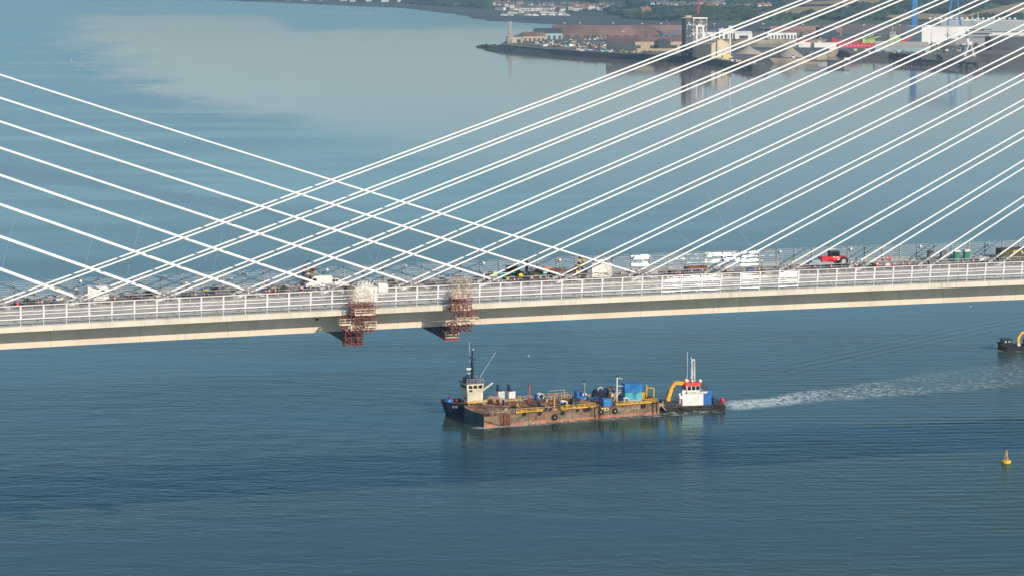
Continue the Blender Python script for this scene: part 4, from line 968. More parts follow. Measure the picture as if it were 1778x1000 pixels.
# dark excavator body resting on deck
v = thing('excavator', 'dark excavator with folded rusty boom on the far side of the small blue container', 'excavator', on(1044, 691), BR + .1)
mb = MB(); mb.box(-2.2, 2.0, -1.5, -.9, 0, .8); mb.box(-2.2, 2.0, .9, 1.5, 0, .8); mb.build('track', black, v)
mb = MB(); mb.extrude_y([(-2.2, .9), (1.8, .9), (1.9, 2.0), (.6, 2.5), (-1.4, 2.6), (-2.3, 1.9)], -1.3, 1.3); mb.build('body', navy, v)
mb = MB(); mb.box(.2, 1.4, -1.25, -.2, 2.0, 3.0); mb.build('cab', glass_d, v)
mb = MB(); mb.beam((1.4, .3, 1.4), (3.4, .3, 2.9), .5, .5); mb.beam((3.4, .3, 2.9), (4.4, .3, 1.0), .4, .4); mb.beam((4.4, .3, 1.0), (3.8, .3, .3), .7, .5); mb.build('boom', rust, v)
mb = MB(); mb.torus((-.9, -1.0, 2.5), (0, 1, 0), .8, .12, 14, 5); mb.build('hose_reel', white, v)
v = thing('pipe_rack', 'tangle of thin pale frames on the middle of the barge deck', 'pipe rack', on(966, 694), BR)
mb = MB(); rnd = random.Random(2)
for q in range(14):
    x = -3.8 + q * .6; mb.beam((x, -1.2, 0), (x, -1.2, 1.3), .07); mb.beam((x, 1.2, 0), (x, 1.2, 1.7), .07); mb.beam((x, -1.2, 1.3), (x, 1.2, 1.7), .07)
for z in (.6, 1.3): mb.beam((-3.8, -1.2, z), (4, -1.2, z), .07); mb.beam((-3.8, 1.2, z + .4), (4, 1.2, z + .4), .09)
mb.beam((-2.5, 0, 2.6), (2.5, 0, 2.7), .1); mb.beam((-2.5, 0, 0), (-2.5, 0, 2.6), .07); mb.beam((2.5, 0, 0), (2.5, 0, 2.7), .07)
mb.build('frame', scaf_m, v)
mb = MB(); mb.tube([(-3.5, 0, .25), (3.5, .3, .25)], .2, 8); mb.tube([(-3, -.5, .25), (3.8, -.4, .25)], .16, 8); mb.build('pipe', rust, v)
for px, py, lb in ((979, 697, 'yellow double bollard behind the near edge winch'), (949, 699, 'small yellow bollard between the two white rimmed winches')):
    v = thing('mooring_bollard', lb, 'bollard', on(px, py), BR); mb = MB(); mb.tube([(0, 0, 0), (0, 0, .9 if px == 949 else 1.9)], .28, 10); mb.tube([(0, 0, .85 if px == 949 else 1.8), (0, 0, 1.1 if px == 949 else 2.1)], .40, 10); mb.build('post', yellow, v); mb = MB(); mb.box(-.7, .7, -.4, .4, 0, .2); mb.build('base', rust, v)
v = thing('fire_extinguisher', 'small red cylinder standing alone behind the first yellow rail', 'extinguisher', on(932.5, 711), BR); mb = MB(); mb.tube([(0, 0, 0), (0, 0, .9), (0, 0, 1.05), (0, 0, 1.2)], [.22, .22, .1, .08], 10); mb.build('cylinder', red_m, v)
v = thing('hose_heap', 'pale coiled hose heap on the yellow railed edge right of the near winch', 'hose', on(1007, 713), BR); mb = MB()
for q in range(5): mb.torus((0, 0, .12 + q * .12), (0, .1, 1), .8 - q * .1, .10, 14, 5)
mb.build('coil', mat('pale_hose', (.62, .55, .38), .8), v)
v = thing('lifting_frame', 'yellow goal shaped lifting frame at the stern end of the barge', 'frame', on(1134, 694), BR)
mb = MB(); mb.tube([(-1.1, 0, 0), (-1.1, 0, 4.0)], .2, 8); mb.tube([(1.1, 0, 0), (1.1, 0, 3.3)], .2, 8); mb.beam((-1.1, 0, 3.6), (1.1, 0, 3.3), .25); mb.beam((-1.7, 0, 0), (-1.6, 0, 2.4), .12); mb.build('upright', yellow, v)
mb = MB(); mb.box(-1.9, 1.6, -.5, .5, 0, .6); mb.tube([(-.6, -.6, .9), (-.6, .6, .9)], .45, 10); mb.build('winch', rust, v); mb = MB(); mb.blob((-1.1, 0, 4.2), .2, .2, .2, 0, 0, 0); mb.build('lamp', white, v)
v = thing('engine_block', 'rusty engine and pipework between the dark excavator and the white mast', 'engine', on(1062, 697), BR)
mb = MB(); mb.box(-1.2, 1.0, -.8, .8, 0, 1.4); mb.tube([(-.8, 0, 1.4), (-.8, 0, 2.6), (-.2, 0, 3.0)], .16, 8); mb.tube([(.5, 0, 1.4), (.5, 0, 2.4)], .14, 8); mb.beam((-2.2, -.4, 2.8), (-.9, -.4, .2), .14); mb.build('block', rust, v); mb = MB(); mb.box(-.4, .9, -.5, .5, 1.4, 2.4); mb.beam((.9, -.3, 2.3), (2.1, -.3, 3.2), .14); mb.build('cover', scaf_m, v)
v = thing('blue_drum_stack', 'row of blue drums beside the stacked containers at the far rail', 'drums', on(1040, 694), BR); mb = MB()
for q in range(5): mb.tube([(-3 + q * .75, 0, 0), (-3 + q * .75, 0, 1.0)], .3, 10)
mb.build('drum', blue_m, v)
for k, (px, py, lb) in enumerate(((990, 700, 'flat stack of brown planks on the barge deck left of the dark cabinet'), (1030, 705, 'flat stack of brown planks on the barge deck right of the dark cabinet'), (900, 706, 'flat stack of brown planks on the open deck near the bow'))):
    v = thing('plank_stack', lb, 'planks', on(px, py), BR + (.2 - k * .15)); mb = MB()
    for q in range(4): mb.box(-2 + .1 * q, 2 - .12 * q, -.7 + .05 * q, .7, q * .12, q * .12 + .11)
    mb.build('plank', mat('old_timber', (.20, .11, .06), .85, var=.4), v)
DC = {'oil drum': (lambda q: (q.tube([(0, 0, 0), (0, 0, .9)], .3, 10), q.tube([(0, 0, .4), (0, 0, .5)], .33, 10, 1)), 'oil_drum'), 'tool box': (lambda q: (q.box(-.6, .6, -.35, .35, 0, .6), q.box(-.63, .63, -.38, .38, .6, .7, 1)), 'tool_box'),
      'rope coil': (lambda q: [q.torus((0, 0, .08 + i * .12), (0, 0, 1), .42 - i * .03, .08, 10, 5) for i in range(3)], 'rope_coil'), 'gas bottle rack': (lambda q: ([q.tube([(i * .3, 0, 0), (i * .3, 0, 1.2)], .13, 8) for i in range(4)], q.box(-.2, 1.1, -.25, .25, 0, .1, 1), q.beam((-.2, -.2, .8), (1.1, -.2, .8), .06, m=1)), 'gas_bottle_rack')}
rnd = random.Random(19); DM = {}
for k in range(46):
    kd = rnd.choice(list(DC)); cn, cm_ = rnd.choice([('rusty', rust), ('blue', blue_m), ('yellow', yellow), ('dark', dsteel), ('pale', scaf_m), ('rusty', rust), ('red', dred_m)])
    if (kd, cn) not in DM:
        q = MB(); DC[kd][0](q); o = q.build('tmp', [cm_, dsteel]); COL.objects.unlink(o); DM[(kd, cn)] = o.data; bpy.data.objects.remove(o)
    x = rnd.choice([rnd.uniform(3, 20), rnd.uniform(18, 50), rnd.uniform(22, 50)]); y = rnd.choice([rnd.uniform(1, 3), rnd.uniform(12, 16), rnd.uniform(3, 12)])
    o = bpy.data.objects.new(DC[kd][1], DM[(kd, cn)]); COL.objects.link(o); o.location = bwld(x, y, DZ + .02); o.rotation_euler = (0, 0, rnd.uniform(0, 6)); o.scale = (rnd.uniform(.9, 1.3),) * 3
    tag(o, cn + ' ' + kd + ' on the barge deck', kd, cn + ' ' + kd + 's on the barge deck')
# stern stays down to the push tug
v = thing('coupling_frame', 'pale A shaped coupling frame between barge stern and push tug', 'frame', bwld(L, 4, 0), BR)
mb = MB(); mb.beam((.1, -2.5, 3.2), (3.0, -2.0, .5), .22); mb.beam((.1, 1, 3.2), (3.0, 2, .5), .2); mb.beam((.1, -2.5, .8), (2.0, -2.3, 3.0), .16); mb.box(0, 2.2, -2.6, 3, 2.0, 2.2); mb.build('strut', scaf_m, v)

# ================================================================ TUG lashed on the far side of the bow
tug = thing('tug', 'harbour tug with cream wheelhouse and tall navy mast lashed beyond the barge bow', 'tug', bwld(2.0, BW + .4), BR)
x_of = lambda px, y: None
ph = [(-5.6, 4.2), (-4.9, 2.4), (-3.0, .8), (0, .1), (21, .1), (22.5, 1.2), (22.5, 7.2), (21, 8.2), (0, 8.2), (-3.2, 7.6), (-4.9, 6.0)]
mb = MB(); n = len(ph); cx_, cy_ = 8.0, 4.2
def shr(P, f, dx_=0): return [(cx_ + (x - cx_) * (1 - f * .06) + dx_, cy_ + (y - cy_) * (1 - f * .16)) for x, y in P]
lo = shr(ph, 1.4, .4); hi = ph
zt = [3.9 if x < -3 else 3.5 if x < 1 else 2.3 for x, y in ph]
mb.add([(x, y, -.8) for x, y in lo] + [(x, y, z) for (x, y), z in zip(hi, zt)], [(i, (i + 1) % n, n + (i + 1) % n, n + i) for i in range(n)]); mb.build('hull', navy, tug)
mb = MB(); mb.add([(x * .98, cy_ + (y - cy_) * .95, z - .7) for (x, y), z in zip(ph, zt)], [tuple(range(n))]); mb.build('deck', rust, tug)
mb = MB(); mb.tube([(x, y, z) for (x, y), z in zip(ph, zt)], .16, 6); mb.build('rub_rail', black, tug)
mb = MB()
for q, (sg) in enumerate((O_, J_, O_)): 
    for (a, b_, c, d_) in sg: mb.beam((-3.6 + (q * .9 + a) * .5, 1.15 - (q * .9 + a) * .22 - .12, 2.5 + b_ * .45), (-3.6 + (q * .9 + c) * .5, 1.15 - (q * .9 + c) * .22 - .12, 2.5 + d_ * .45), .04, .07)
mb.build('bow_letter', white, tug)
mb = MB(); mb.blob((-3.4, 4.2, 3.9), 1.5, 1.5, .9, 0, .2, 1, 3); mb.build('foredeck_cover', blue_m, tug)
mb = MB(); mb.blob((-3.2, 4.0, 4.9), .5, .6, .3, 0, .2, 1, 5); mb.build('red_bundle', red_m, tug); mb = MB(); mb.blob((-1.9, 2.2, 4.2), .4, .4, .4, 0, .2, 1, 6); mb.build('fender_buoy', red_m, tug)
mb = MB()
for q in range(7): mb.tube([(-.8 + q * .75, 1.0 + .3 * (q % 2), 2.6), (-.8 + q * .75, 1.0, 3.7 + .2 * (q % 3))], .22, 8)
mb.build('deck_fitting', mat('amber_rust', (.45, .22, .08), .8, var=.5), tug)
# wheelhouse
wx0, wx1 = 1.2, 5.9
mb = MB(); mb.prism([(wx0, 1.9), (wx1 - .1, 1.9), (wx1 - .1, 6.4), (wx0, 6.4)], 1.6, 6.3, 0)
mb.add([(wx0 - .1, 1.8, 6.3), (wx1, 1.8, 6.3), (wx1, 6.5, 6.3), (wx0 - .1, 6.5, 6.3), (wx0 - .3, 1.65, 8.6), (wx1 + .05, 1.65, 8.6), (wx1 + .05, 6.65, 8.6), (wx0 - .3, 6.65, 8.6)],
       [(0, 1, 5, 4), (1, 2, 6, 5), (2, 3, 7, 6), (3, 0, 4, 7), (4, 5, 6, 7), (3, 2, 1, 0)])
wh = mb.build('wheelhouse', beige, tug)
mb = MB()
for x in (1.5, 2.9, 4.4): mb.add([(x, 1.70, 7.25), (x + 1.1, 1.70, 7.25), (x + 1.1, 1.66, 8.1), (x, 1.66, 8.1)], [(0, 1, 2, 3)])
for y in (2.3, 3.7, 5.1): mb.add([(wx0 - .26, y, 7.25), (wx0 - .26, y + 1.1, 7.25), (wx0 - .32, y + 1.1, 8.1), (wx0 - .32, y, 8.1)], [(0, 3, 2, 1)])
mb.box(1.7, 2.6, 1.76, 1.79, 5.7 + .7, 6.2 + .8); mb.box(wx0 - .04, wx0 - .01, 3.0, 3.9, 4.2, 4.9); mb.box(wx0 - .04, wx0 - .01, 4.9, 5.6, 3.0, 3.7)
mb.build('window', glass_d, wh)
mb = MB(); mb.box(wx0 - .5, wx1 + .2, 1.4, 6.9, 8.6, 8.9); mb.build('roof', mat('grey_blue_paint', (.10, .14, .19), .5), wh)
mb = MB(); 
for (a, c) in (((1, 1.6), (5.9, 1.6)), ((1, 6.7), (5.9, 6.7)), ((1, 1.6), (1, 6.7)), ((5.9, 1.6), (5.9, 6.7))):
    for h in (.5, 1.0): mb.beam((*a, 8.9 + h), (*c, 8.9 + h), .07)
for q in range(6):
    for y in (1.6, 6.7): mb.beam((1 + q * .98, y, 8.9), (1 + q * .98, y, 9.9), .07)
mb.build('roof_rail', steel, wh)
mb = MB(); mb.box(.9, 2.0, 2.2, 4.4, 8.9, 10.1); mb.box(2.6, 4.6, 3.2, 5.2, 8.9, 9.8); mb.blob((1.3, 3, 10.3), .5, .5, .5, 0, .1, 1); mb.blob((2.4, 4.6, 10.2), .5, .5, .6, 0, .1, 1); mb.build('roof_equipment', navy, wh)
mb = MB(); mb.tube([(3.4, 4, 8.9), (3.4, 4, 15.5), (3.6, 4, 19.8)], [.42, .30, .16], 8); mb.beam((3.9, 4, 9), (3.8, 4, 15), .15)
mb.beam((2.7, 4, 13.3), (4.2, 4, 13.3), .18); mb.beam((2.6, 4, 15.2), (4.6, 4, 15.2), .2); mb.beam((3.0, 4, 17.0), (4.5, 4, 16.4), .5); mb.beam((3.2, 4, 17.8), (2.8, 4, 16.9), .35); mb.beam((3.4, 4, 18.6), (4.3, 4, 18.4), .14)
mb.v = [(x, y, 8.9 + (z - 8.9) * .80) for x, y, z in mb.v]; mst = mb.build('mast', navy, tug)
mb = MB(); mb.box(1.7, 3.3, 3.8, 4.2, 13.2, 13.6); mb.box(2.0, 2.8, 3.8, 4.2, 12.9, 13.2); mb.box(2.1, 2.9, 3.8, 4.2, 11.6, 11.9); mb.blob((3.75, 4, 19.9), .3, .3, .3, 0, 0, 0); mb.v = [(x, y, 8.9 + (z - 8.9) * .80) for x, y, z in mb.v]; mb.build('radar', white, mst)
mb = MB(); mb.tube([(2.9, 4.2, 14), (2.7, 4.2, 20)], .05, 5); mb.tube([(5.8, 4, 9.9), (10.6, 4.2, 16.5)], .05, 5); mb.build('whip_aerial', white, mst)
mb = MB(); mb.beam((5.9, 3, 6.2), (9.2, 3, 8.3), .45, .4); mb.build('crane_arm', beige, tug)
mb = MB(); mb.box(6.3, 7.2, 1.6, 2.5, 1.6, 4.0); mb.build('yellow_locker', yellow, tug)
mb = MB(); mb.blob((9.6, 3.0, 3.4), 2.4, 1.4, 1.3, 0, .15, 1, 8); mb.build('canvas_heap', mat('pinkish_canvas', (.50, .32, .22), .9), tug)
mb = MB(); mb.blob((9.0, 1.5, 2.6), 2.2, .8, .7, 0, .2, 1, 2); mb.build('lifejacket_heap', red_m, tug)
mb = MB(); mb.blob((7.9, 1.3, 2.4), .9, .6, .8, 0, .15, 1, 2); mb.build('white_bundle', tarp, tug)
for (x, y) in ((12.2, 4.6), (14.9, 3.4)):
    mb = MB(); mb.add([(x - 1.1, y - 1, 1.6), (x + 1.1, y - 1, 1.6), (x + 1.1, y + 1, 1.6), (x - 1.1, y + 1, 1.6), (x - 1.0, y - .9, 3.6), (x + .9, y - .9, 3.6), (x + .9, y + .9, 3.6), (x - 1.0, y + .9, 3.6)], [(0, 1, 5, 4), (1, 2, 6, 5), (2, 3, 7, 6), (3, 0, 4, 7), (4, 5, 6, 7)]); fn_ = mb.build('funnel', blue_m, tug)
    mb = MB(); mb.box(x - 1.02, x + .92, y - .92, y + .92, 3.62, 5.5); mb.build('funnel_band', white, fn_)
    mb = MB(); mb.extrude_y([(x - 1.02, 5.5), (x + .8, 5.5), (x + .1, 5.8), (x - .5, 6.2), (x - .55, 7.3), (x - 1.0, 7.4)], y - .5, y + .5); mb.build('funnel_cap', navy, fn_)
mb = MB(); mb.beam((8, 1.0, 3.0), (20, 1.6, 3.4), .25); mb.beam((6.5, 1.0, 2.8), (21, 1.0, 2.8), .12); mb.beam((16, 1.4, 4.3), (22, 1.4, 4.1), .12); mb.build('stern_rail', scaf_m, tug)

# ================================================================ PUSH TUG (multicat)
px0 = at(1146, 713.5)
MR = radians(12.0)
cat = thing('push_tug', 'low black work tug with white deckhouse, red roof and yellow crane pushing the barge', 'tug', at(1150, 714.5), MR)
ML, MW = 18.2, 7.5
ph = [(0, .6), (.8, 0), (ML - .6, 0), (ML, .6), (ML, MW - .6), (ML - .6, MW), (.8, MW), (0, MW - .6)]
mb = MB(); mb.prism(ph, -.8, 1.35, 0); mb.build('hull', black, cat)
mb = MB(); mb.add([(x * .99 + .06, MW / 2 + (y - MW / 2) * .97, 1.362) for x, y in ph], [tuple(range(8))]); mb.box(2.5, 5.6, 1, 6, 1.37, 1.9); mb.build('deck', rust, cat)
for i in range(19):
    mb = MB(); mb.torus((0, 0, 0), (0, 1, .1), .42, .18, 12, 6); mb.build('tyre_fender', mat('worn_rubber', (.07, .05, .035), .9, var=.5), cat, (.9 + i * .93, -.18, .82), smooth=True)
mb = MB(); mb.box(.2, 4.6, .6, 4.5, 1.37, 2.3); mb.box(.5, 3.2, 1.0, 5.5, 2.3, 2.6); mb.build('bow_block', dsteel, cat)
mb = MB(); mb.box(5.9, 11.9, .5, 6.6, 1.37, 4.7); mb.box(5.3, 5.9, 1.2, 5.8, 1.37, 3.4); dh = mb.build('deckhouse', white, cat)
mb = MB(); mb.box(9.2, 9.45, .48, .498, 3.4, 3.6); mb.box(10.2, 10.45, .48, .498, 3.4, 3.6); mb.build('porthole', glass_d, dh)
mb = MB(); mb.box(7.2, 13.0, .3, 6.7, 4.7, 5.25); mb.build('bridge_deck', mat('offwhite_paint', (.66, .62, .56), .5), dh)
mb = MB(); mb.add([(7.3, 1.0, 5.25), (10.9, 1.0, 5.25), (10.9, 6.2, 5.25), (7.3, 6.2, 5.25), (7.0, .8, 6.9), (11.1, .8, 6.9), (11.1, 6.4, 6.9), (7.0, 6.4, 6.9)], [(0, 1, 5, 4), (1, 2, 6, 5), (2, 3, 7, 6), (3, 0, 4, 7), (4, 5, 6, 7)]); whs = mb.build('wheelhouse', white, cat)
mb = MB()
for x in (7.45, 8.7, 9.9): mb.add([(x, .93, 5.6), (x + 1.0, .93, 5.6), (x + 1.0, .81, 6.65), (x, .81, 6.65)], [(0, 1, 2, 3)])
for y in (1.6, 3.1, 4.6): mb.add([(7.2, y, 5.6), (7.2, y + 1.1, 5.6), (7.0, y + 1.1, 6.65), (7.0, y, 6.65)], [(0, 3, 2, 1)])
mb.build('window', glass_d, whs)
mb = MB(); mb.add([(6.6, .4, 6.9), (11.3, .4, 6.9), (11.3, 6.8, 6.9), (6.6, 6.8, 6.9), (7.0, .8, 7.6), (11.1, .8, 7.6), (11.1, 6.4, 7.6), (7.0, 6.4, 7.6)], [(0, 1, 5, 4), (1, 2, 6, 5), (2, 3, 7, 6), (3, 0, 4, 7), (4, 5, 6, 7), (3, 2, 1, 0)]); mb.build('roof', mat('signal_red', (.80, .035, .015), .45), whs)
mb = MB(); mb.tube([(9.3, 3, 7.6), (9.3, 3, 15.2)], .14, 6)
for q in range(9): mb.beam((9.0, 3, 9 + q * .72), (10.1, 3, 9 + q * .72), .12)
mb.beam((9.0, 3, 8.6), (9.15, 3, 15.0), .12); mb.beam((10.1, 3, 7.6), (10.0, 3, 15.0), .2); mb.beam((9.1, 3, 15), (10.1, 3, 15), .25); mb.tube([(9.0, 3, 15.2), (9.0, 3, 15.8)], .12, 6); mb.v = [(x, y, 7.6 + (z - 7.6) * .84) for x, y, z in mb.v]; ms = mb.build('lattice_mast', white, cat)
mb = MB()
for (x, y, z, r) in ((11.2, 1.5, 8.0, .5), (7.3, 2.0, 8.2, .42), (8.1, 3, 7.8, .35), (9.1, 2.4, 10.0, .35), (8.9, 1.4, 8.1, .35)): mb.blob((x, y, z), r, r, r * 1.1, 0, 0, 1); mb.beam((x, y, 7.5), (x, y, z), .1)
mb.build('dome_aerial', white, whs, smooth=True)
mb = MB(); mb.tube([(7.9, 3, 7.6), (7.9, 3, 16)], .07, 6); mb.build('whip_aerial', white, whs)
mb = MB()
for q in range(6):
    for y in (.5, 6.5): mb.beam((11.3 + q * .32, y, 5.25), (11.3 + q * .32, y, 7.4 - (q % 2) * .3), .1)
for y in (.5, 6.5): mb.beam((11.2, y, 6.3), (13, y, 6.3), .09)
mb.build('rear_rail', dsteel, cat)
mb = MB(); mb.box(11.95, 14.3, .6, 6.2, 1.37, 4.4); mb.box(12.6, 14.6, 1.2, 5.8, 4.4, 5.3); mb.build('engine_housing', mat('strong_blue', (.012, .13, .42), .45), cat)
mb = MB(); mb.box(14.8, 16.4, 1, 5, 1.37, 2.6); mb.tube([(15.4, .8, 2.4), (15.4, 5, 2.4)], .7, 12); mb.build('stern_winch', navy, cat)
mb = MB(); mb.blob((17.5, .9, 2.5), .65, .6, .8, 0, 0, 1); mb.build('pink_buoy', mat('pink_red', (.75, .02, .10), .5), cat, smooth=True)
mb = MB(); mb.box(5.0, 5.9, .2, .4, 3.4, 4.3); mb.tube([(5.1, .8, 4.2), (5.1, .8, 4.9)], .35, 8); mb.box(6, 7.4, 1.2, 1.4, 4.7, 5.6); mb.build('liferaft', white, cat)
# knuckle crane
cr = bpy.data.objects.new('deck_crane', None); COL.objects.link(cr); cr.parent = cat; cr.location = (2.3, 2.6, 2.3); cr.empty_display_size = .2
ym = mat('crane_yellow', (.85, .42, .015), .45, var=.08)
mb = MB(); mb.tube([(0, 0, -.5), (0, 0, .7)], [.75, .7], 12); mb.build('pedestal', ym, cr)
mb = MB(); mb.beam((0, 0, .5), (1.1, 0, 4.2), .95, .9); mb.beam((1.0, 0, 4.0), (2.1, 0, 5.4), .85, .9); mb.build('lower_boom', ym, cr)
mb = MB(); mb.beam((1.7, 0, 5.3), (6.2, 0, 4.9), .75, .95); mb.beam((6.0, 0, 4.8), (6.6, 0, 4.2), .45, .5); mb.build('upper_boom', ym, cr)
mb = MB(); mb.beam((.75, -.05, 1.0), (1.9, -.05, 4.6), .22, .2); mb.beam((-.5, 0, 1.4), (.1, 0, 3.4), .2); mb.build('ram', dsteel, cr)

# ================================================================ WORKBOAT at the right edge
wb = thing('workboat', 'dark workboat with a yellow crane cut off by the right edge', 'boat', at(1736, 610), .10)
ph = [(0, 2.4), (.8, 1.0), (2.2, 0), (20, 0), (20, 6), (2.2, 6), (.8, 4.8)]
mb = MB(); mb.prism(ph, -.6, 1.6, 0); mb.box(.6, 4.6, .8, 5, 1.6, 2.4); mb.build('hull', black, wb)
mb = MB(); mb.prism([(1.4, 1.4), (4.0, 1.1), (4.0, 4.9), (1.4, 4.6)], 2.4, 3.6, 0); mb.build('wheelhouse', dsteel, wb)
mb = MB(); mb.box(1.9, 2.4, 1.0, 1.15, 2.7, 3.2); mb.box(3.0, 3.6, .95, 1.09, 2.8, 3.2); mb.build('window', mat('pale_glass', (.5, .55, .5), .2), wb)
mb = MB(); mb.box(1.0, 4.4, .9, 5.1, 3.6, 3.75); mb.beam((4.6, 1, 1.6), (8, 1, 2.4), .1); mb.build('roof', dsteel, wb)
mb = MB(); mb.beam((6.4, 1.2, 2.2), (6.3, 1.2, 4.4), .8, .8); mb.beam((6.3, 1.2, 4.2), (7.6, 1.2, 6.0), .7, .7); mb.beam((7.4, 1.2, 5.8), (12, 1.2, 7.2), .6, .6); mb.build('crane', ym, wb)
mb = MB(); mb.box(9, 16, 1, 5, 1.6, 3.4); mb.build('deckhouse', navy, wb)
mb = MB(); mb.tube([(6.4, 1.2, 1.5), (6.4, 1.2, 2.2)], .6, 10); mb.build('crane_base', white, wb)
# small foam streaks at its waterline
fm = mat('foam', (.78, .78, .74), .9, var=.2, scale=2)
mb = MB(); rnd = random.Random(4)
o_ = at(1736, 610)
for k in range(60):
    a = rnd.random() * 15; x = o_.x + 4.6 + a; y = o_.y - .3 - rnd.random() * .5 + a * .1; r = rnd.uniform(.1, .5)
    mb.add([(x + r * 1.6 * cos(q * pi / 3), y + r * .6 * sin(q * pi / 3), .02 + .0006 * k) for q in range(6)], [tuple(range(6))])
for k in range(16):
    x = o_.x - .4 + rnd.random() * 1.4; y = o_.y + .6 + rnd.random() * 1.0; r = rnd.uniform(.1, .35)
    mb.add([(x + r * 1.4 * cos(q * pi / 3), y + r * .7 * sin(q * pi / 3), .08 + .0006 * k) for q in range(6)], [tuple(range(6))])
tag(mb.build('bow_foam', fm), 'white foam line along the waterline of the dark workboat', 'foam', kind='stuff')

# ================================================================ BUOY
p = at(1747, 803)
v = thing('navigation_buoy', 'yellow buoy with a pale slender top mark floating alone at the right', 'buoy', p)
mb = MB(); mb.tube([(0, 0, -.4), (0, 0, .1), (0, 0, .6), (0, 0, .75)], [.9, 1.2, 1.15, .8], 20); mb.build('float', mat('buoy_yellow', (.85, .50, .02), .45), v)
mb = MB()
for k in range(4):
    a = k * pi / 2 + .4; mb.beam((.5 * cos(a), .5 * sin(a), .7), (.28 * cos(a), .28 * sin(a), 2.5), .12)
mb.tube([(0, 0, .7), (0, 0, 2.5)], .16, 8); mb.tube([(0, 0, 1.5), (0, 0, 2.1)], .38, 8); mb.build('lattice_tower', mat('pale_wood', (.6, .45, .28), .7, var=.3), v)
mb = MB(); mb.tube([(0, 0, 2.5), (0, 0, 2.9), (0, 0, 3.3)], [.18, .26, .1], 8); mb.build('lantern', yellow, v)

# gulls
for px, py, z, lb in ((919, 618, 12, 'white gull flying low over the water right of the tug mast'), (1355, 527, 8, 'dark gull flying over the water below the bridge'), (1686, 532, 8, 'white gull flying over the water under the right part of the bridge')):
    p = at(px, py, z); s_ = .7
    mb = MB(); mb.add([(-.5, 0, 0), (-.1, -.1, .02), (.3, 0, .0), (-.1, .1, .02), (-.1, 0, .14), (-.1, 0, -.1)], [(0, 1, 4), (1, 2, 4), (2, 3, 4), (3, 0, 4), (1, 0, 5), (2, 1, 5), (3, 2, 5), (0, 3, 5)])
    for sg in (-1, 1): mb.add([(-.2, sg * .06, .05), (.1, sg * .06, .05), (0, sg * .5, .25), (-.12, sg * .95, .12), (-.22, sg * .5, .22)], [(0, 1, 2, 4), (4, 2, 3), (4, 2, 1, 0), (3, 2, 4)])
    mb.v = [(a, b_, c) for a, b_, c in mb.v]
    tag(mb.build('gull', white if px != 1355 else dsteel, None, p, .6), lb, 'bird')
# ================================================================ PORT
QZ = 7.0
quay_m = mat('wet_quay_stone', (.045, .05, .05), .75, var=.4, scale=.03)
apron = mat('dock_surface', (.17, .155, .14), .9, var=.3, scale=.02)
tan_q = mat('pale_quay_wall', (.36, .29, .20), .85, var=.25, scale=.05)
def poly(P, z): return [tuple(at(x, y, z)[:2]) for x, y in P]
def quay(name, P, z1, mside=quay_m, mtop=apron, batter=3):
    top = poly(P, z1); n = len(top)
    A = sum(top[i][0] * top[(i + 1) % n][1] - top[(i + 1) % n][0] * top[i][1] for i in range(n))
    if A < 0: top = top[::-1]
    cx = sum(p[0] for p in top) / n; cy = sum(p[1] for p in top) / n
    bot = []
    for i in range(n):
        a = Vector(top[i - 1]); b_ = Vector(top[i]); c = Vector(top[(i + 1) % n])
        n1 = (b_ - a).normalized(); n2 = (c - b_).normalized(); o = Vector((n1.y + n2.y, -(n1.x + n2.x)))
        if o.length > 1e-5: o.normalize()
        bot.append(tuple(b_ + o * batter))
    mb = MB(); mb.add([(x, y, -2) for x, y in bot] + [(x, y, z1) for x, y in top], [(i, (i + 1) % n, n + (i + 1) % n, n + i) for i in range(n)], 0)
    mb.add([(x, y, z1) for x, y in top], [tuple(range(n))], 1)
    return tag(mb.build(name, [mside, mtop]), kind='structure')
quay('quay', [(868, 78), (890, 80), (930, 84), (985, 88), (1050, 92), (1120, 95), (1200, 99), (1260, 106), (1308, 114), (1330, 113), (1322, 104), (1345, 98), (1300, 90), (1180, 82), (1065, 74), (1065, 68), (900, 66), (878, 72)], QZ, batter=9)
quay('quay', [(1065, 73.5), (1255, 75), (1255, 69), (1440, 69.5), (1440, 58), (1300, 56), (1200, 53), (1000, 53), (905, 58), (890, 64), (1000, 70)], QZ - 1, tan_q)
quay('quay', [(1318, 101.5), (1418, 102), (1418, 96), (1460, 86), (1445, 83), (1330, 83), (1262, 84), (1345, 97.5)], QZ - .6, tan_q)
quay('quay', [(1476, 93), (1545, 93), (1600, 96), (1700, 94), (1790, 93), (1790, 56), (1440, 54), (1440, 84), (1462, 87)], QZ - .2)
# tapering rock spit
mb = MB()
spit = poly([(832, 82.5), (870, 91), (900, 95), (940, 100), (960, 98), (905, 80), (868, 78)], 0); top = poly([(850, 81.5), (872, 82), (900, 84), (935, 86), (945, 85), (900, 80), (870, 79)], 6)
mb.add([(x, y, -.5) for x, y in spit] + [(x, y, 5 if i else 1) for i, (x, y) in enumerate(top)], [(i, (i + 1) % 7, 7 + (i + 1) % 7, 7 + i) for i in range(7)] + [tuple(7 + i for i in range(7)), ])
for k in range(260):
    f = random.random(); a = Vector(at(836 + f * 330, 82.5 + f * 26, 0)); r = random.uniform(1.2, 3.2)
    mb.blob((a.x + random.uniform(-8, 8), a.y + random.uniform(-6, 14), random.uniform(0, 2.5)), r * 1.5, r * 1.4, r, 0, .3, 0, k)
tag(mb.build('rock_spit', quay_m), kind='structure')
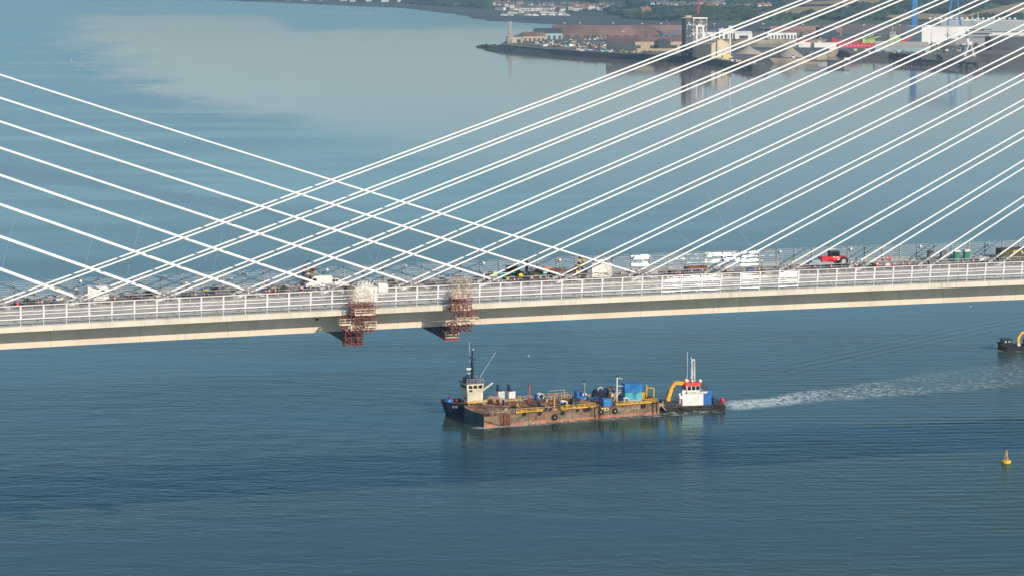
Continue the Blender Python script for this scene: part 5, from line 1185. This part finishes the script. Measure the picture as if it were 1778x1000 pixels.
# ---- generic building
brick = mat('red_brown_roof', (.25, .145, .125), .8, var=.2, scale=.03); stone = mat('pale_stone', (.52, .42, .28), .8, var=.12, scale=.05)
greyr = mat('grey_roof', (.20, .21, .22), .6, var=.2, scale=.03); whitew = mat('white_cladding', (.78, .77, .74), .6, var=.06, scale=.05); tealw = mat('pale_teal_cladding', (.34, .46, .50), .6, var=.08, scale=.05)
dkwall = mat('dark_cladding', (.055, .068, .08), .7, var=.25, scale=.05); tanw = mat('tan_cladding', (.60, .49, .33), .7, var=.08, scale=.05)
def bldg(label, px, py, w_, d_, h_, wall, roof, style='gable', rot=.14, name='warehouse', cat='warehouse', z=QZ, openings=3, rh=None, door=dkwall, group=None):
    p = at(px, py, z); v = thing(name, label, cat, (p.x, p.y + d_ / 2, z), rot, group)
    x0, x1, y0, y1 = -w_ / 2, w_ / 2, -d_ / 2, d_ / 2
    mb = MB(); mb.box(x0, x1, y0, y1, -.5, h_); rh = rh if rh is not None else h_ * .35
    if style == 'gable_y': mb.add([(x0, y0, h_), (x1, y0, h_), (0, y0, h_ + rh), (x0, y1, h_), (x1, y1, h_), (0, y1, h_ + rh)], [(0, 1, 2), (4, 3, 5)])
    if style == 'gable': mb.add([(x0, y0, h_), (x0, y1, h_), (x0, 0, h_ + rh), (x1, y0, h_), (x1, y1, h_), (x1, 0, h_ + rh)], [(1, 0, 2), (3, 4, 5)])
    mb.build('wall', wall, v); mb = MB(); o = .4
    if style == 'gable':
        mb.add([(x0 - o, y0 - o, h_ - .1), (x1 + o, y0 - o, h_ - .1), (x1 + o, 0, h_ + rh), (x0 - o, 0, h_ + rh), (x1 + o, y1 + o, h_ - .1), (x0 - o, y1 + o, h_ - .1)], [(0, 1, 2, 3), (3, 2, 4, 5)])
    elif style == 'gable_y':
        mb.add([(x0 - o, y0 - o, h_ - .1), (x0 - o, y1 + o, h_ - .1), (0, y1 + o, h_ + rh), (0, y0 - o, h_ + rh), (x1 + o, y1 + o, h_ - .1), (x1 + o, y0 - o, h_ - .1)], [(0, 3, 2, 1), (3, 5, 4, 2)])
    else: mb.box(x0 - o, x1 + o, y0 - o, y1 + o, h_, h_ + .6); mb.box(x0 + w_ * .2, x0 + w_ * .3, -2, 2, h_ + .6, h_ + 2)
    mb.build('roof', roof, v)
    if openings:
        mb = MB(); ww = w_ / openings
        for i in range(openings): mb.box(x0 + ww * (i + .25), x0 + ww * (i + .75), y0 - .12, y0 - .01, 0, h_ * .6)
        mb.build('door', door, v)
    return v
# left end
bldg('small cream hut at the tip of the port arm beside the lattice pylon', 893, 75, 22, 14, 8, stone, greyr, 'flat', openings=2)
bldg('brown roofed shed with white ends near the tip of the port arm', 926, 72, 32, 22, 7, stone, brick, 'gable', openings=5, rh=6)
bldg('dark blue roofed shed at the left end of the long brown terrace', 951, 69, 40, 28, 9, tealw, dkwall, 'gable', openings=5, rh=7)
bldg('long low brown roofed terrace along the far side of the port basin', 1078, 67, 205, 34, 8, brick, brick, 'gable', .03, openings=14, rh=11)
bldg('white two bay shed at the right end of the long brown terrace', 1170, 66, 44, 26, 13, whitew, tealw, 'flat', openings=4)
bldg('second brown roofed terrace between the terrace and the hangars', 1130, 65, 60, 30, 8, brick, brick, 'gable', -.05, openings=5, rh=8)
v = bldg('brown roofed warehouse with an open dark left bay and cream front', 1135, 89, 118, 40, 12, stone, brick, 'gable', .05, openings=5, rh=6)
mb = MB(); mb.box(-59.3, -25, -20.3, -20.05, 0, 11.8); mb.build('dark_bay', dkwall, v); mb = MB(); mb.box(4, 20, -26, -20.1, 0, 15); mb.build('dark_stair_tower', dkwall, v)
mb = MB(); mb.box(-24, 58, -30, -26, 0, 3.5); mb.build('yard_wall', stone, v)
v = bldg('large tan gabled hangar with a dark left flank in the middle of the port', 1240, 102, 27, 34, 17, tanw, tanw, 'gable_y', .5, openings=0, rh=6)
mb = MB(); mb.box(6, 12, -17.3, -17.05, 0, 9); mb.build('door', stone, v)
bldg('low tan annexe left of the gabled hangar', 1199, 98, 20, 18, 13, tanw, greyr, 'flat', .3, openings=1)
bldg('small yellow cabin at the right foot of the gabled hangar', 1261, 104, 9, 7, 7, mat('cabin_yellow', (.75, .62, .18), .6), greyr, 'flat', openings=0, name='port_cabin', cat='cabin')
bldg('white terraced sheds on the far quay right of the lattice tower', 1222, 68, 52, 20, 10, whitew, greyr, 'flat', openings=4)
bldg('low white shed with a black doorway on the far quay', 1290, 68, 26, 14, 8, whitew, whitew, 'gable', openings=1, rh=3)
bldg('white office block with rows of windows on the far quay', 1357, 68, 44, 14, 9, whitew, greyr, 'flat', openings=9)
bldg('white cylinder ended store beside the office block', 1260, 68, 22, 14, 14, whitew, whitew, 'flat', openings=3)
bldg('pink roofed row of houses behind the far quay', 1400, 62, 110, 20, 8, brick, mat('pink_roof', (.36, .20, .17), .8), 'gable', 0, openings=8, rh=6)
# right side
bldg('big white dockyard hall beyond the red ship', 1640, 78, 84, 60, 24, whitew, whitew, 'flat', .25, openings=0)
bldg('grey dockyard hall on the right with row of bright roof lights', 1745, 62, 200, 60, 22, mat('grey_green_cladding', (.36, .42, .42), .6), whitew, 'flat', 0, openings=0)
bldg('long white low hall under the grey dockyard hall', 1720, 70, 120, 30, 11, whitew, greyr, 'flat', 0, openings=8)
bldg('blue grey tall block with a dark left flank near the white dockyard hall', 1600, 75, 20, 20, 17, mat('blue_grey_cladding', (.16, .20, .25), .6), greyr, 'flat', .3, openings=0)
bldg('pale sloped roof shed on the dark quay in front of the red ship', 1567, 90, 68, 26, 6, tealw, mat('cream_roof', (.45, .42, .36), .7), 'gable', -.05, openings=0, rh=6)
bldg('long dark shed behind the stern of the red ship', 1435, 66, 26, 18, 15, mat('night_blue', (.02, .04, .09), .6), mat('night_blue2', (.02, .03, .05), .6), 'flat', openings=0)
bldg('small white shed on the quay left of the red ship', 1432, 86, 30, 12, 8, whitew, whitew, 'flat', openings=0)
bldg('white boat shaped cabin on the inner quay', 1396, 84, 16, 10, 8, whitew, mat('port_red', (.6, .05, .05), .6), 'gable', openings=0)
bldg('dark block at the right edge of the port', 1765, 88, 70, 30, 17, dkwall, greyr, 'flat', .1, openings=0)
# ---- lattice pylons
def pylon(px, py, h, wb_, label, m, name='lattice_pylon', z=4):
    p = at(px, py, z); v = thing(name, label, 'pylon', (p.x, p.y, z), .2); mb = MB(); n = 12
    for k in range(4):
        a = k * pi / 2 + pi / 4; mb.beam((wb_ * cos(a), wb_ * sin(a), 0), (wb_ * .22 * cos(a), wb_ * .22 * sin(a), h), .7)
    mb.build('leg', m, v); mb = MB()
    for i in range(n):
        r0 = wb_ * (1 - .78 * i / n); r1 = wb_ * (1 - .78 * (i + 1) / n)
        for k in range(4):
            a = k * pi / 2 + pi / 4; b_ = a + pi / 2
            mb.beam((r0 * cos(a), r0 * sin(a), h * i / n), (r1 * cos(b_), r1 * sin(b_), h * (i + 1) / n), .4); mb.beam((r0 * cos(a), r0 * sin(a), h * i / n), (r0 * cos(b_), r0 * sin(b_), h * i / n), .35)
    mb.build('bracing', m, v); mb = MB(); mb.beam((-wb_ * .8, 0, h * .93), (wb_ * .8, 0, h * .93), .7); mb.build('cross_arm', m, v)
pylon(886, 75.5, 31, 4.5, 'red and white lattice pylon at the tip of the port arm', mat('faded_pink', (.50, .42, .40), .7), z=QZ)
lat_g = mat('lattice_grey', (.34, .35, .35), .6, var=.3)
# ---- tall industrial tower
p = at(1203, 99, QZ); v = thing('lattice_tower', 'tall dark industrial tower with grey lattice front in the middle of the port', 'tower', (p.x, p.y + 12, QZ), .25)
mb = MB(); mb.box(-11, -3, -7, 8, 0, 44); mb.box(-12, 6, -8, 6, 0, 12); mb.box(-10, -4, -6, 6, 44, 47); mb.build('dark_core', dkwall, v)
mb = MB()
for y in (-8, 8):
    for x in (-1.5, 7, 15.5): mb.beam((x, y, 0), (x, y, 46), 1.0)
    for i in range(7):
        z = 6.4 * i; mb.beam((-1.5, y, z), (15.5, y, z), .6)
        for xa, xb in ((-1.5, 7), (7, 15.5)):
            mb.beam((xa, y, z), (xb, y, z + 6.4), .55); mb.beam((xb, y, z), (xa, y, z + 6.4), .55)
for x in (-1.5, 7, 15.5):
    for i in range(8): mb.beam((x, -8, 6.4 * i), (x, 8, 6.4 * i), .5)
mb.build('lattice_frame', lat_g, v)
mb = MB(); mb.box(-2.5, 16.5, -9, 9, 45.5, 47); mb.box(2, 4, -8.6, -8.2, 14, 36); mb.box(10, 12, -8.6, -8.2, 14, 36); mb.box(1, 13, -8.7, -8.3, 36, 37.5); mb.build('white_beam', whitew, v)
mb = MB(); mb.box(-10, -3, -5, 3, 47, 49.5); mb.box(-14, 0, -6, 4, 46.4, 47.2); rnd = random.Random(1)
mb.build('top_deck', stone, v); mb = MB()
for k in range(60):
    x = rnd.uniform(-10.5, 15); z = rnd.uniform(1, 44); mb.box(x, x + rnd.uniform(.5, 2), -8.5 - rnd.random() * .3, -8.1, z, z + rnd.uniform(.5, 1.6))
mb.build('fitting', whitew, v)
# silos next to hangar
for k, (px, h, lb) in enumerate(((1207, 15, 'cream silo at the left foot of the gabled hangar'), (1216, 11, 'short dark silo beside the cream silo'))):
    p = at(px, 99, QZ); v = thing('silo', lb, 'silo', (p.x, p.y - 4, QZ)); mb = MB(); mb.tube([(0, 0, 0), (0, 0, h)], 3.2, 14); mb.build('drum', (stone, dkwall)[k], v); mb = MB(); mb.tube([(0, 0, h), (0, 0, h + 2)], [3.3, .4], 14); mb.build('cone_roof', greyr, v)
# ---- cranes
hot = mat('hot_pink_paint', (.62, .02, .07), .5); cb_ = mat('crane_blue', (.03, .20, .50), .5)
def jib(px, py, pts, label, m, base=None, z=QZ, th=1.6):
    p = at(px, py, z); v = thing('dock_crane', label, 'crane', (p.x, p.y, z)); mb = MB()
    for a, c in zip(pts, pts[1:]): mb.beam((a[0], 0, a[1]), (c[0], 0, c[1]), th, th)
    for a, c in zip(pts, pts[1:]): mb.beam((a[0] + 1, 1.5, a[1]), (c[0] + .4, 1.5, c[1]), th * .5)
    mb.build('jib', m, v); mb = MB(); mb.box(-3, 3, -3, 3, 0, 5); mb.tube([(0, 0, 5), (0, 0, pts[0][1] + 1)], 1, 8); mb.build('base', base or m, v)
jib(1170, 66, [(0, 5), (-11, 26)], 'magenta crane jib leaning left over the far quay', hot)
jib(1211, 75, [(0, 40), (3, 66)], 'magenta crane jib rising behind the tall lattice tower', hot, dkwall)
jib(1165, 68, [(0, 6), (22, 15)], 'blue crane with a long low jib left of the lattice tower', cb_)
jib(1152, 67, [(0, 6), (-6, 14)], 'small blue crane on the far quay by the white shed', cb_)
jib(1115, 66, [(0, 4), (1, 16)], 'short orange brown crane on the far quay', mat('crane_orange', (.45, .17, .06), .6))
p = at(1267, 103, QZ); v = thing('dock_crane', 'slim white slewing crane mast standing right of the gabled hangar', 'crane', (p.x, p.y, QZ)); mb = MB(); mb.tube([(0, 0, 0), (0, 0, 38)], [1.4, 1.0], 8); mb.build('mast', whitew, v); mb = MB(); mb.box(-3, 3, -2, 2, 0, 3); mb.box(-1.5, 2.5, -1, 1, 36, 39); mb.build('base', whitew, v)
# white level luffing crane on jetty
p = at(1683, 97, QZ); v = thing('dock_crane', 'pale lattice luffing crane with white splayed legs on the piled jetty', 'crane', (p.x, p.y, QZ)); mb = MB()
for x, y in ((-6, -5), (6, -5), (-6, 5), (6, 5)): mb.beam((x, y, -1), (x * .2, y * .2, 14), 1.2)
mb.box(-3, 3, -3, 3, 13, 17); mb.build('leg', whitew, v); mb = MB(); mb.beam((-1.5, 0, 16), (2, 0, 52), .8); mb.beam((2, 0, 16), (4, 0, 52), .8)
for i in range(9): mb.beam((-1.5 + i * .4, 0, 16 + i * 4), (2.2 + i * .22, 0, 20 + i * 4), .5)
mb.build('jib', lat_g, v); mb = MB(); mb.box(-4, -1, -2, 2, 17, 21); mb.build('counterweight', whitew, v)
# goliath gantry crane
pA = at(1656, 68, QZ); pB = at(1590, 62, QZ)
v = thing('goliath_crane', 'giant blue gantry crane with one box leg and one A shaped leg over the dockyard', 'crane', (pA.x, pA.y, QZ)); qx_, qy_ = pB.x - pA.x, pB.y - pA.y; d_ = Vector((qx_, qy_)).length; qx_, qy_ = qx_ / d_ * 115, qy_ / d_ * 115
mb = MB()
for s_ in (-1, 1): mb.beam((s_ * 13, s_ * 2, 0), (s_ * 1.2, 0, 78), 2.2, 2.2)
mb.beam((-8, -1, 28), (8, 1, 28), 1.6); mb.beam((-14, 0, 1), (14, 0, 1), 3, 2.5); mb.build('a_leg', cb_, v)
bxp = (695 / F * (pA.y + 90)) - pA.x
mb = MB(); mb.box(bxp - 4, bxp + 4, 86, 94, 0, 78); mb.box(bxp - 9, bxp + 9, 84, 96, 0, 4); mb.build('box_leg', cb_, v)
mb = MB(); mb.beam((4, -4, 81), (bxp - 4, 94, 81), 8, 7); mb.build('girder', cb_, v)
# dark trestle frame near the A leg
p = at(1640, 77, QZ); v = thing('steel_trestle', 'dark steel trestle frame left of the blue A shaped leg', 'frame', (p.x, p.y, QZ)); mb = MB()
for x in (-14, 8):
    for y in (-5, 5): mb.beam((x, y, 0), (x + 6, y * .5, 24), 1.2)
mb.beam((-8, 0, 24), (22, 0, 24), 1.5); mb.beam((22, 0, 24), (24, 0, 0), 1.0); mb.build('frame', dkwall, v)
# ---- red offshore ship
p = at(1455, 86, QZ - 2); sr = mat('ship_red', (.62, .02, .06), .5, var=.12, scale=.05); ship = thing('offshore_ship', 'long red offshore ship with lime green deck cranes in the dock', 'ship', (p.x, p.y, QZ - 3), .04)
mb = MB(); mb.prism([(-6, 6), (0, 0), (88, 0), (98, 8), (88, 18), (0, 18), (-6, 12)], 0, 9, 0); mb.add([(80, -.1, 9), (90, -.1, 9), (101, 8, 17), (80, 18, 9), (90, 18, 9), (84, 1, 12)], [(0, 1, 2, 5), (4, 3, 2), (3, 0, 5), (3, 5, 2)]); mb.extrude_y([(78, 9), (89, 9), (101, 19), (94, 17)], -.2, 18.2); mb.extrude_y([(-8, 9), (4, 9), (2, 12), (-8, 17)], 0, 18); mb.build('hull', sr, ship)
mb = MB(); mb.box(2, 30, .5, 17, 9, 13); mb.box(12, 26, .5, 17, 13, 15); mb.build('red_deckhouse', mat('ship_dark_red', (.35, .03, .04), .6), ship)
lime = mat('lime_green', (.38, .55, .16), .6, var=.2, scale=.1); mb = MB(); mb.box(33, 50, 2, 15, 9, 14); mb.beam((34, 4, 14), (48, 4, 20), 1.2); mb.beam((40, 4, 14), (58, 4, 18), 1.2); mb.build('deck_crane', lime, ship); mb = MB(); mb.box(70, 84, 2, 16, 9, 16); mb.blob((76, 8, 17), 6, 5, 4, 0, .2, 1, 1); mb.build('green_winch_house', lime, ship)
mb = MB(); mb.box(70, 78, 4, 14, 16, 24); mb.beam((74, 8, 24), (74, 8, 34), 1); mb.beam((70, 8, 27), (80, 8, 30), .8); mb.blob((73, 6, 28), 1.3, 1.3, 1.3, 0, 0, 0); mb.build('superstructure', lat_g, ship)
mb = MB()
for k in range(16): mb.box(2 + k * 4.9, 3.6 + k * 4.9, -.1, -.02, 5.2, 6.2)
mb.box(50, 68, 2, 14, 9, 11); mb.build('white_marks', whitew, ship)
# ---- grey ship at right
p = at(1705, 80, QZ); gs = thing('grey_ship', 'tiered grey naval ship superstructure rising among the sheds at the right', 'ship', (p.x, p.y, QZ)); sg = mat('ship_grey', (.34, .36, .36), .6, var=.1, scale=.05)
mb = MB(); mb.prism([(-44, 4), (-36, 0), (40, 0), (40, 16), (-36, 16), (-44, 12)], 0, 9, 0); mb.build('hull', sg, gs); mb = MB(); mb.box(-30, 26, 1, 15, 9, 13); mb.box(-20, 10, 2, 14, 13, 19); mb.box(-15, 3, 3, 13, 19, 25); mb.box(-9, -1, 4, 12, 25, 30); mb.build('superstructure', sg, gs)
mb = MB()
for z in (11, 16, 21.5): mb.box(-24, 14, .6, .95, z, z + 1.1)
mb.build('window_band', dkwall, gs); mb = MB(); mb.tube([(-5, 8, 30), (-5, 8, 46)], [1, .3], 6); mb.tube([(-34, 8, 13), (-34, 8, 40)], [.5, .2], 6); mb.beam((-9, 8, 36), (-1, 8, 36), .6); mb.build('mast', whitew, gs)
# roof lights of the grey hall
p = at(1700, 60, QZ); v = thing('roof_lights', 'row of bright white ventilators along the roof of the grey hall', 'ventilators', (p.x, p.y + 30, QZ + 22.6)); mb = MB()
mb.box(-80, 66, -3.2, .4, -.3, 0); mb.build('ridge_strip', greyr, v)
for k in range(17): mb = MB(); mb.box(0, 4, -3, 0, 0, 2.2); mb.box(.5, 3.5, -2.5, -.5, 2.2, 2.8); mb.build('ventilator', whitew, v, (-75 + k * 8.4, 0, 0))
# ---- sand piles
sand = mat('pale_sand', (.42, .36, .28), .9, var=.12, scale=.05)
for (px, py, r, h, lb) in ((1372, 99, 17, 13, 'cone of pale sand on the inner quay, right one of the pair'), (1300, 94, 19, 10, 'cone of pale sand on the inner quay, left one of the pair')):
    p = at(px, py, QZ); mb = MB(); V_ = []; n = 28
    for i in range(7):
        f = i / 6
        for k in range(n):
            a = 2 * pi * k / n; rr = r * (1 - f) * (1 + .10 * noise.noise(Vector((cos(a) * 2, sin(a) * 2, i * .4)))) + .05
            V_.append((rr * cos(a), rr * sin(a) * .8, h * f))
    mb.add(V_, [(i * n + k, i * n + (k + 1) % n, (i + 1) * n + (k + 1) % n, (i + 1) * n + k) for i in range(6) for k in range(n)]); tag(mb.build('sand_pile', sand, None, (p.x, p.y, QZ - .3), smooth=True), lb, 'sand pile')
# ---- conveyor / dock gate and piled jetty
p = at(1452, 106, 6); v = thing('dock_gate', 'dark dock gate block with white cabin between the two quays', 'dock gate', (p.x, p.y, 0)); mb = MB(); mb.box(-9, 9, -4, 10, -1, 6.5); mb.box(-34, 16, 0, 3, 5, 6.6); mb.build('gate', dkwall, v); mb = MB(); mb.box(9, 16, -3, 2, 6.6, 9.5); mb.build('cabin', whitew, v)
pa = at(1560, 101, 7); pb = at(1705, 110, 7); v = thing('piled_jetty', 'dark piled jetty running along the front of the right quay', 'jetty', (pa.x, pa.y, 0)); D_ = pb - pa
mb = MB(); q = Vector((-D_.y, D_.x, 0)).normalized() * 7; a0 = Vector((0, 0, 6)); b0 = Vector((D_.x, D_.y, 6)); mb.beam(a0, b0, 14, 2.2); mb.build('deck', dkwall, v)
mb = MB(); nP = 34
for i in range(nP):
    f = i / (nP - 1); 
    for s_ in (-1, 1): c = Vector((D_.x * f, D_.y * f, 0)) + q * s_ * .9; mb = MB(); mb.tube([(0, 0, -2), (0, 0, 5.4)], .65, 6); mb.build('pile', dkwall, v, (c.x, c.y, 0))
mb = MB()
for i in range(3): f = .80 + i * .07; c = Vector((D_.x * f, D_.y * f, 0)) - q * 1.05; mb.box(c.x - 2, c.x + 2, c.y - .5, c.y, .5, 5)
mb.build('pale_ladder', lat_g, v)
p = at(1330, 93, QZ); v = thing('conveyor', 'long dark covered conveyor behind the sand piles', 'conveyor', (p.x, p.y + 6, QZ)); mb = MB(); mb.beam((-30, 0, 6), (80, 6, 5), 4, 3); mb.build('gallery', dkwall, v); mb = MB()
for k in range(12): mb.beam((-28 + k * 9.5, k * .5, 0), (-28 + k * 9.5, k * .5, 5), .6)
mb.build('trestle_leg', lat_g, v)
# ---- lamp columns on the quays
lc = MB(); lc.tube([(0, 0, 0), (0, 0, 22)], [.35, .2], 6); lc.box(-1.6, 1.6, -.5, .5, 21.6, 22.4, 1); l0 = None
for px, py in ((980, 66), (1007, 66), (1064, 66), (1115, 67), (1148, 67), (1240, 68), (1325, 68), (1394, 69), (1082, 84), (1500, 70), (1562, 70), (1608, 66)):
    p = at(px, py, QZ)
    if l0 is None: l0 = lc.build('lamp_column', [lat_g, whitew], None, p); o = l0
    else: o = l0.copy(); COL.objects.link(o); o.location = p
    tag(o, 'tall thin grey lamp column on the port quays', 'lamp column', 'lamp columns on the quays')
# ---- clutter: vans, cars, crates, tanks on the port arm, each its own object
def small(kind, col):
    m_ = MB()
    if kind == 'container': m_.box(-4, 4, -1.6, 1.6, 0, 3.4); m_.box(-4.05, -3.8, -1.65, 1.65, 0, 3.5, 1); m_.box(3.8, 4.05, -1.65, 1.65, 0, 3.5, 1)
    elif kind == 'van': m_.extrude_y([(-3, .5), (3, .5), (3, 1.4), (2.2, 2.6), (-3, 2.7)], -1.1, 1.1); m_.box(1.0, 2.2, -1.14, 1.14, 1.5, 2.2, 1); m_.box(-2.2, -1.4, -1.15, 1.15, 0, .7, 1); m_.box(1.4, 2.2, -1.15, 1.15, 0, .7, 1)
    elif kind == 'digger': m_.box(-2.6, 2.6, -1.6, 1.6, 0, 1.2, 1); m_.box(-2.2, 1.8, -1.4, 1.4, 1.3, 3.4); m_.beam((1, 0, 2.5), (5, 0, 6), .8); m_.beam((5, 0, 6), (6.5, 0, 2), .7); m_.box(0, 1.5, -1.2, 0, 3.4, 4.6, 1)
    elif kind == 'tank': m_.tube([(0, 0, 0), (0, 0, 5)], 2.6, 12); m_.tube([(0, 0, 5), (0, 0, 6)], [2.7, .5], 12, 1)
    elif kind == 'crate': m_.box(-2.4, 2.4, -1.8, 1.8, 0, 2.6); m_.box(-1.4, 1.4, -1.2, 1.2, 2.6, 4.2, 1)
    o = m_.build('tmp', [col, dkwall]); COL.objects.unlink(o); me = o.data; bpy.data.objects.remove(o); return me
pc = {'white': whitew, 'blue': mat('dull_blue', (.08, .20, .38), .6), 'red': mat('dull_red', (.42, .10, .08), .6), 'yellow': mat('dull_yellow', (.60, .42, .14), .6), 'cream': stone, 'dark': dkwall, 'teal': turq, 'rusty': rust}
NM = {'container': ('storage_container', 'storage container', 'container'), 'van': ('parked_van', 'van', 'van'), 'digger': ('dock_digger', 'tracked digger', 'digger'), 'tank': ('storage_tank', 'round storage tank', 'tank'), 'crate': ('goods_pile', 'goods pile', 'goods pile')}
CM = {}
ZN = [('on the crowded tip of the port arm', (925, 1062), (72, 87), 110, ['container', 'van', 'crate', 'digger', 'crate']),
      ('on the far quay before the brown terrace', (985, 1250), (66.5, 70), 80, ['digger', 'van', 'crate', 'tank', 'container']),
      ('along the outer edge of the port arm', (1000, 1130), (88, 93.5), 44, ['van', 'van', 'crate']),
      ('beside the gabled hangar', (1245, 1315), (102, 110), 16, ['van', 'crate', 'container']),
      ('on the far quay behind the sand piles', (1265, 1440), (60, 68), 44, ['van', 'container', 'crate']),
      ('on the inner quay below the sand piles', (1340, 1415), (97, 101), 10, ['crate', 'van']),
      ('in the dockyard beneath the blue crane', (1600, 1775), (72, 88), 100, ['container', 'crate', 'digger', 'tank', 'van']),
      ('on the dark quay in front of the red ship', (1480, 1690), (87, 93), 26, ['van', 'crate'])]
rnd = random.Random(21)
for where, (xa, xb), (ya, yb), n_, kinds in ZN:
    for k in range(n_):
        kd = rnd.choice(kinds); cn = rnd.choice(['white', 'white', 'white', 'cream', 'cream', 'blue', 'red', 'yellow', 'dark', 'dark', 'rusty', 'rusty', 'teal'])
        if (kd, cn) not in CM: CM[(kd, cn)] = small(kd, pc[cn])
        px = rnd.uniform(xa, xb); py = rnd.uniform(ya, yb)
        if 'outer edge' in where: py = 88.5 + (px - 1000) / 130 * 4 + rnd.uniform(-1.5, 1)
        if 'crowded' in where: py = 75 + (px - 925) / 137 * 7 + rnd.uniform(-3, 5)
        if 'gabled' in where: py = 104 + (px - 1245) / 70 * 5 + rnd.uniform(-2, 3)
        p = at(px, py, QZ); nm, lb, ct = NM[kd]
        o = bpy.data.objects.new(nm, CM[(kd, cn)]); COL.objects.link(o); o.location = (p.x, p.y, QZ - .2 - (1 if 'far quay' in where else 0) + (.02 if True else 0)); o.rotation_euler = (0, 0, rnd.choice([0, .3, -.4, 1.2]) + rnd.uniform(-.2, .2)); o.scale = (rnd.uniform(.6, 1.0),) * 3
        tag(o, cn + ' ' + lb + ' ' + where, ct, cn + ' ' + lb + 's ' + where)
# far small boat and its long pale trail on the open firth
TR = [(122, 106), (150, 117), (185, 128), (220, 143), (262, 153), (300, 167), (345, 178)]
tm_ = bpy.data.materials.new('pale_trail'); tm_.use_nodes = True; t = tm_.node_tree; b = t.nodes['Principled BSDF']; b.inputs['Base Color'].default_value = (.97, .97, .95, 1); b.inputs['Roughness'].default_value = .5
g = nd(t, 'ShaderNodeNewGeometry').outputs['Position']; t.links.new(mrange(t, noise_(t, g, .03, 4), .3, .7, .05, .4), b.inputs['Alpha'])
mb = MB(); P_ = [at(x, y, .03) for x, y in TR]; vs = []
for i, p in enumerate(P_):
    d = (P_[min(i + 1, 6)] - P_[max(i - 1, 0)]).normalized(); n_ = Vector((-d.y, d.x, 0)) * (2.5 + i * .4); vs += [p + n_, p - n_]
mb.add(vs, [(2 * i, 2 * i + 1, 2 * i + 3, 2 * i + 2) for i in range(6)]); tag(mb.build('boat_trail', tm_), 'thin pale foam trail across the open firth at the upper left', 'foam', kind='stuff')
p = at(121, 105, .1); v = thing('motor_boat', 'tiny white motor boat at the head of the pale trail, upper left', 'boat', p, 2.2); mb = MB(); mb.prism([(-4, -1.3), (2.5, -1.4), (5, 0), (2.5, 1.4), (-4, 1.3)], 0, 1.4); mb.build('hull', white, v); mb = MB(); mb.box(-2, 1, -1, 1, 1.4, 2.8); mb.build('cabin', navy, v)
v.scale = (.6, .6, .6)
# ================================================================ HAZE
hz = bpy.data.materials.new('haze_air'); hz.use_nodes = True; t = hz.node_tree; t.nodes.remove(t.nodes['Principled BSDF'])
pv = nd(t, 'ShaderNodeVolumePrincipled'); pv.inputs['Color'].default_value = (.50, .80, 1.0, 1); pv.inputs['Density'].default_value = 7e-5; pv.inputs['Anisotropy'].default_value = .1
t.links.new(pv.outputs[0], t.nodes['Material Output'].inputs['Volume'])
mb = MB(); mb.box(-9500, 9500, -1600, 19500, -8, 260); h_ = tag(mb.build('haze', hz), 'thin blue air haze lying over the firth and port', 'haze', kind='stuff')

# ---- labels: tell look-alikes of one group apart by their order from the left
from collections import defaultdict
G_ = defaultdict(list)
for o in COL.objects:
    if o.parent is None and o.get('label') and o.get('group'): G_[o['label']].append(o)
def ordn(n): return str(n) + ('th' if 10 <= n % 100 <= 20 else {1: 'st', 2: 'nd', 3: 'rd'}.get(n % 10, 'th'))
for lb, L_ in G_.items():
    if len(L_) < 2: continue
    L_.sort(key=lambda o: o.location.x / o.location.y)
    for i, o in enumerate(L_):
        o['label'] = lb + ', ' + ('leftmost one' if i == 0 else 'rightmost one' if i == len(L_) - 1 else ordn(i + 1) + ' from left')
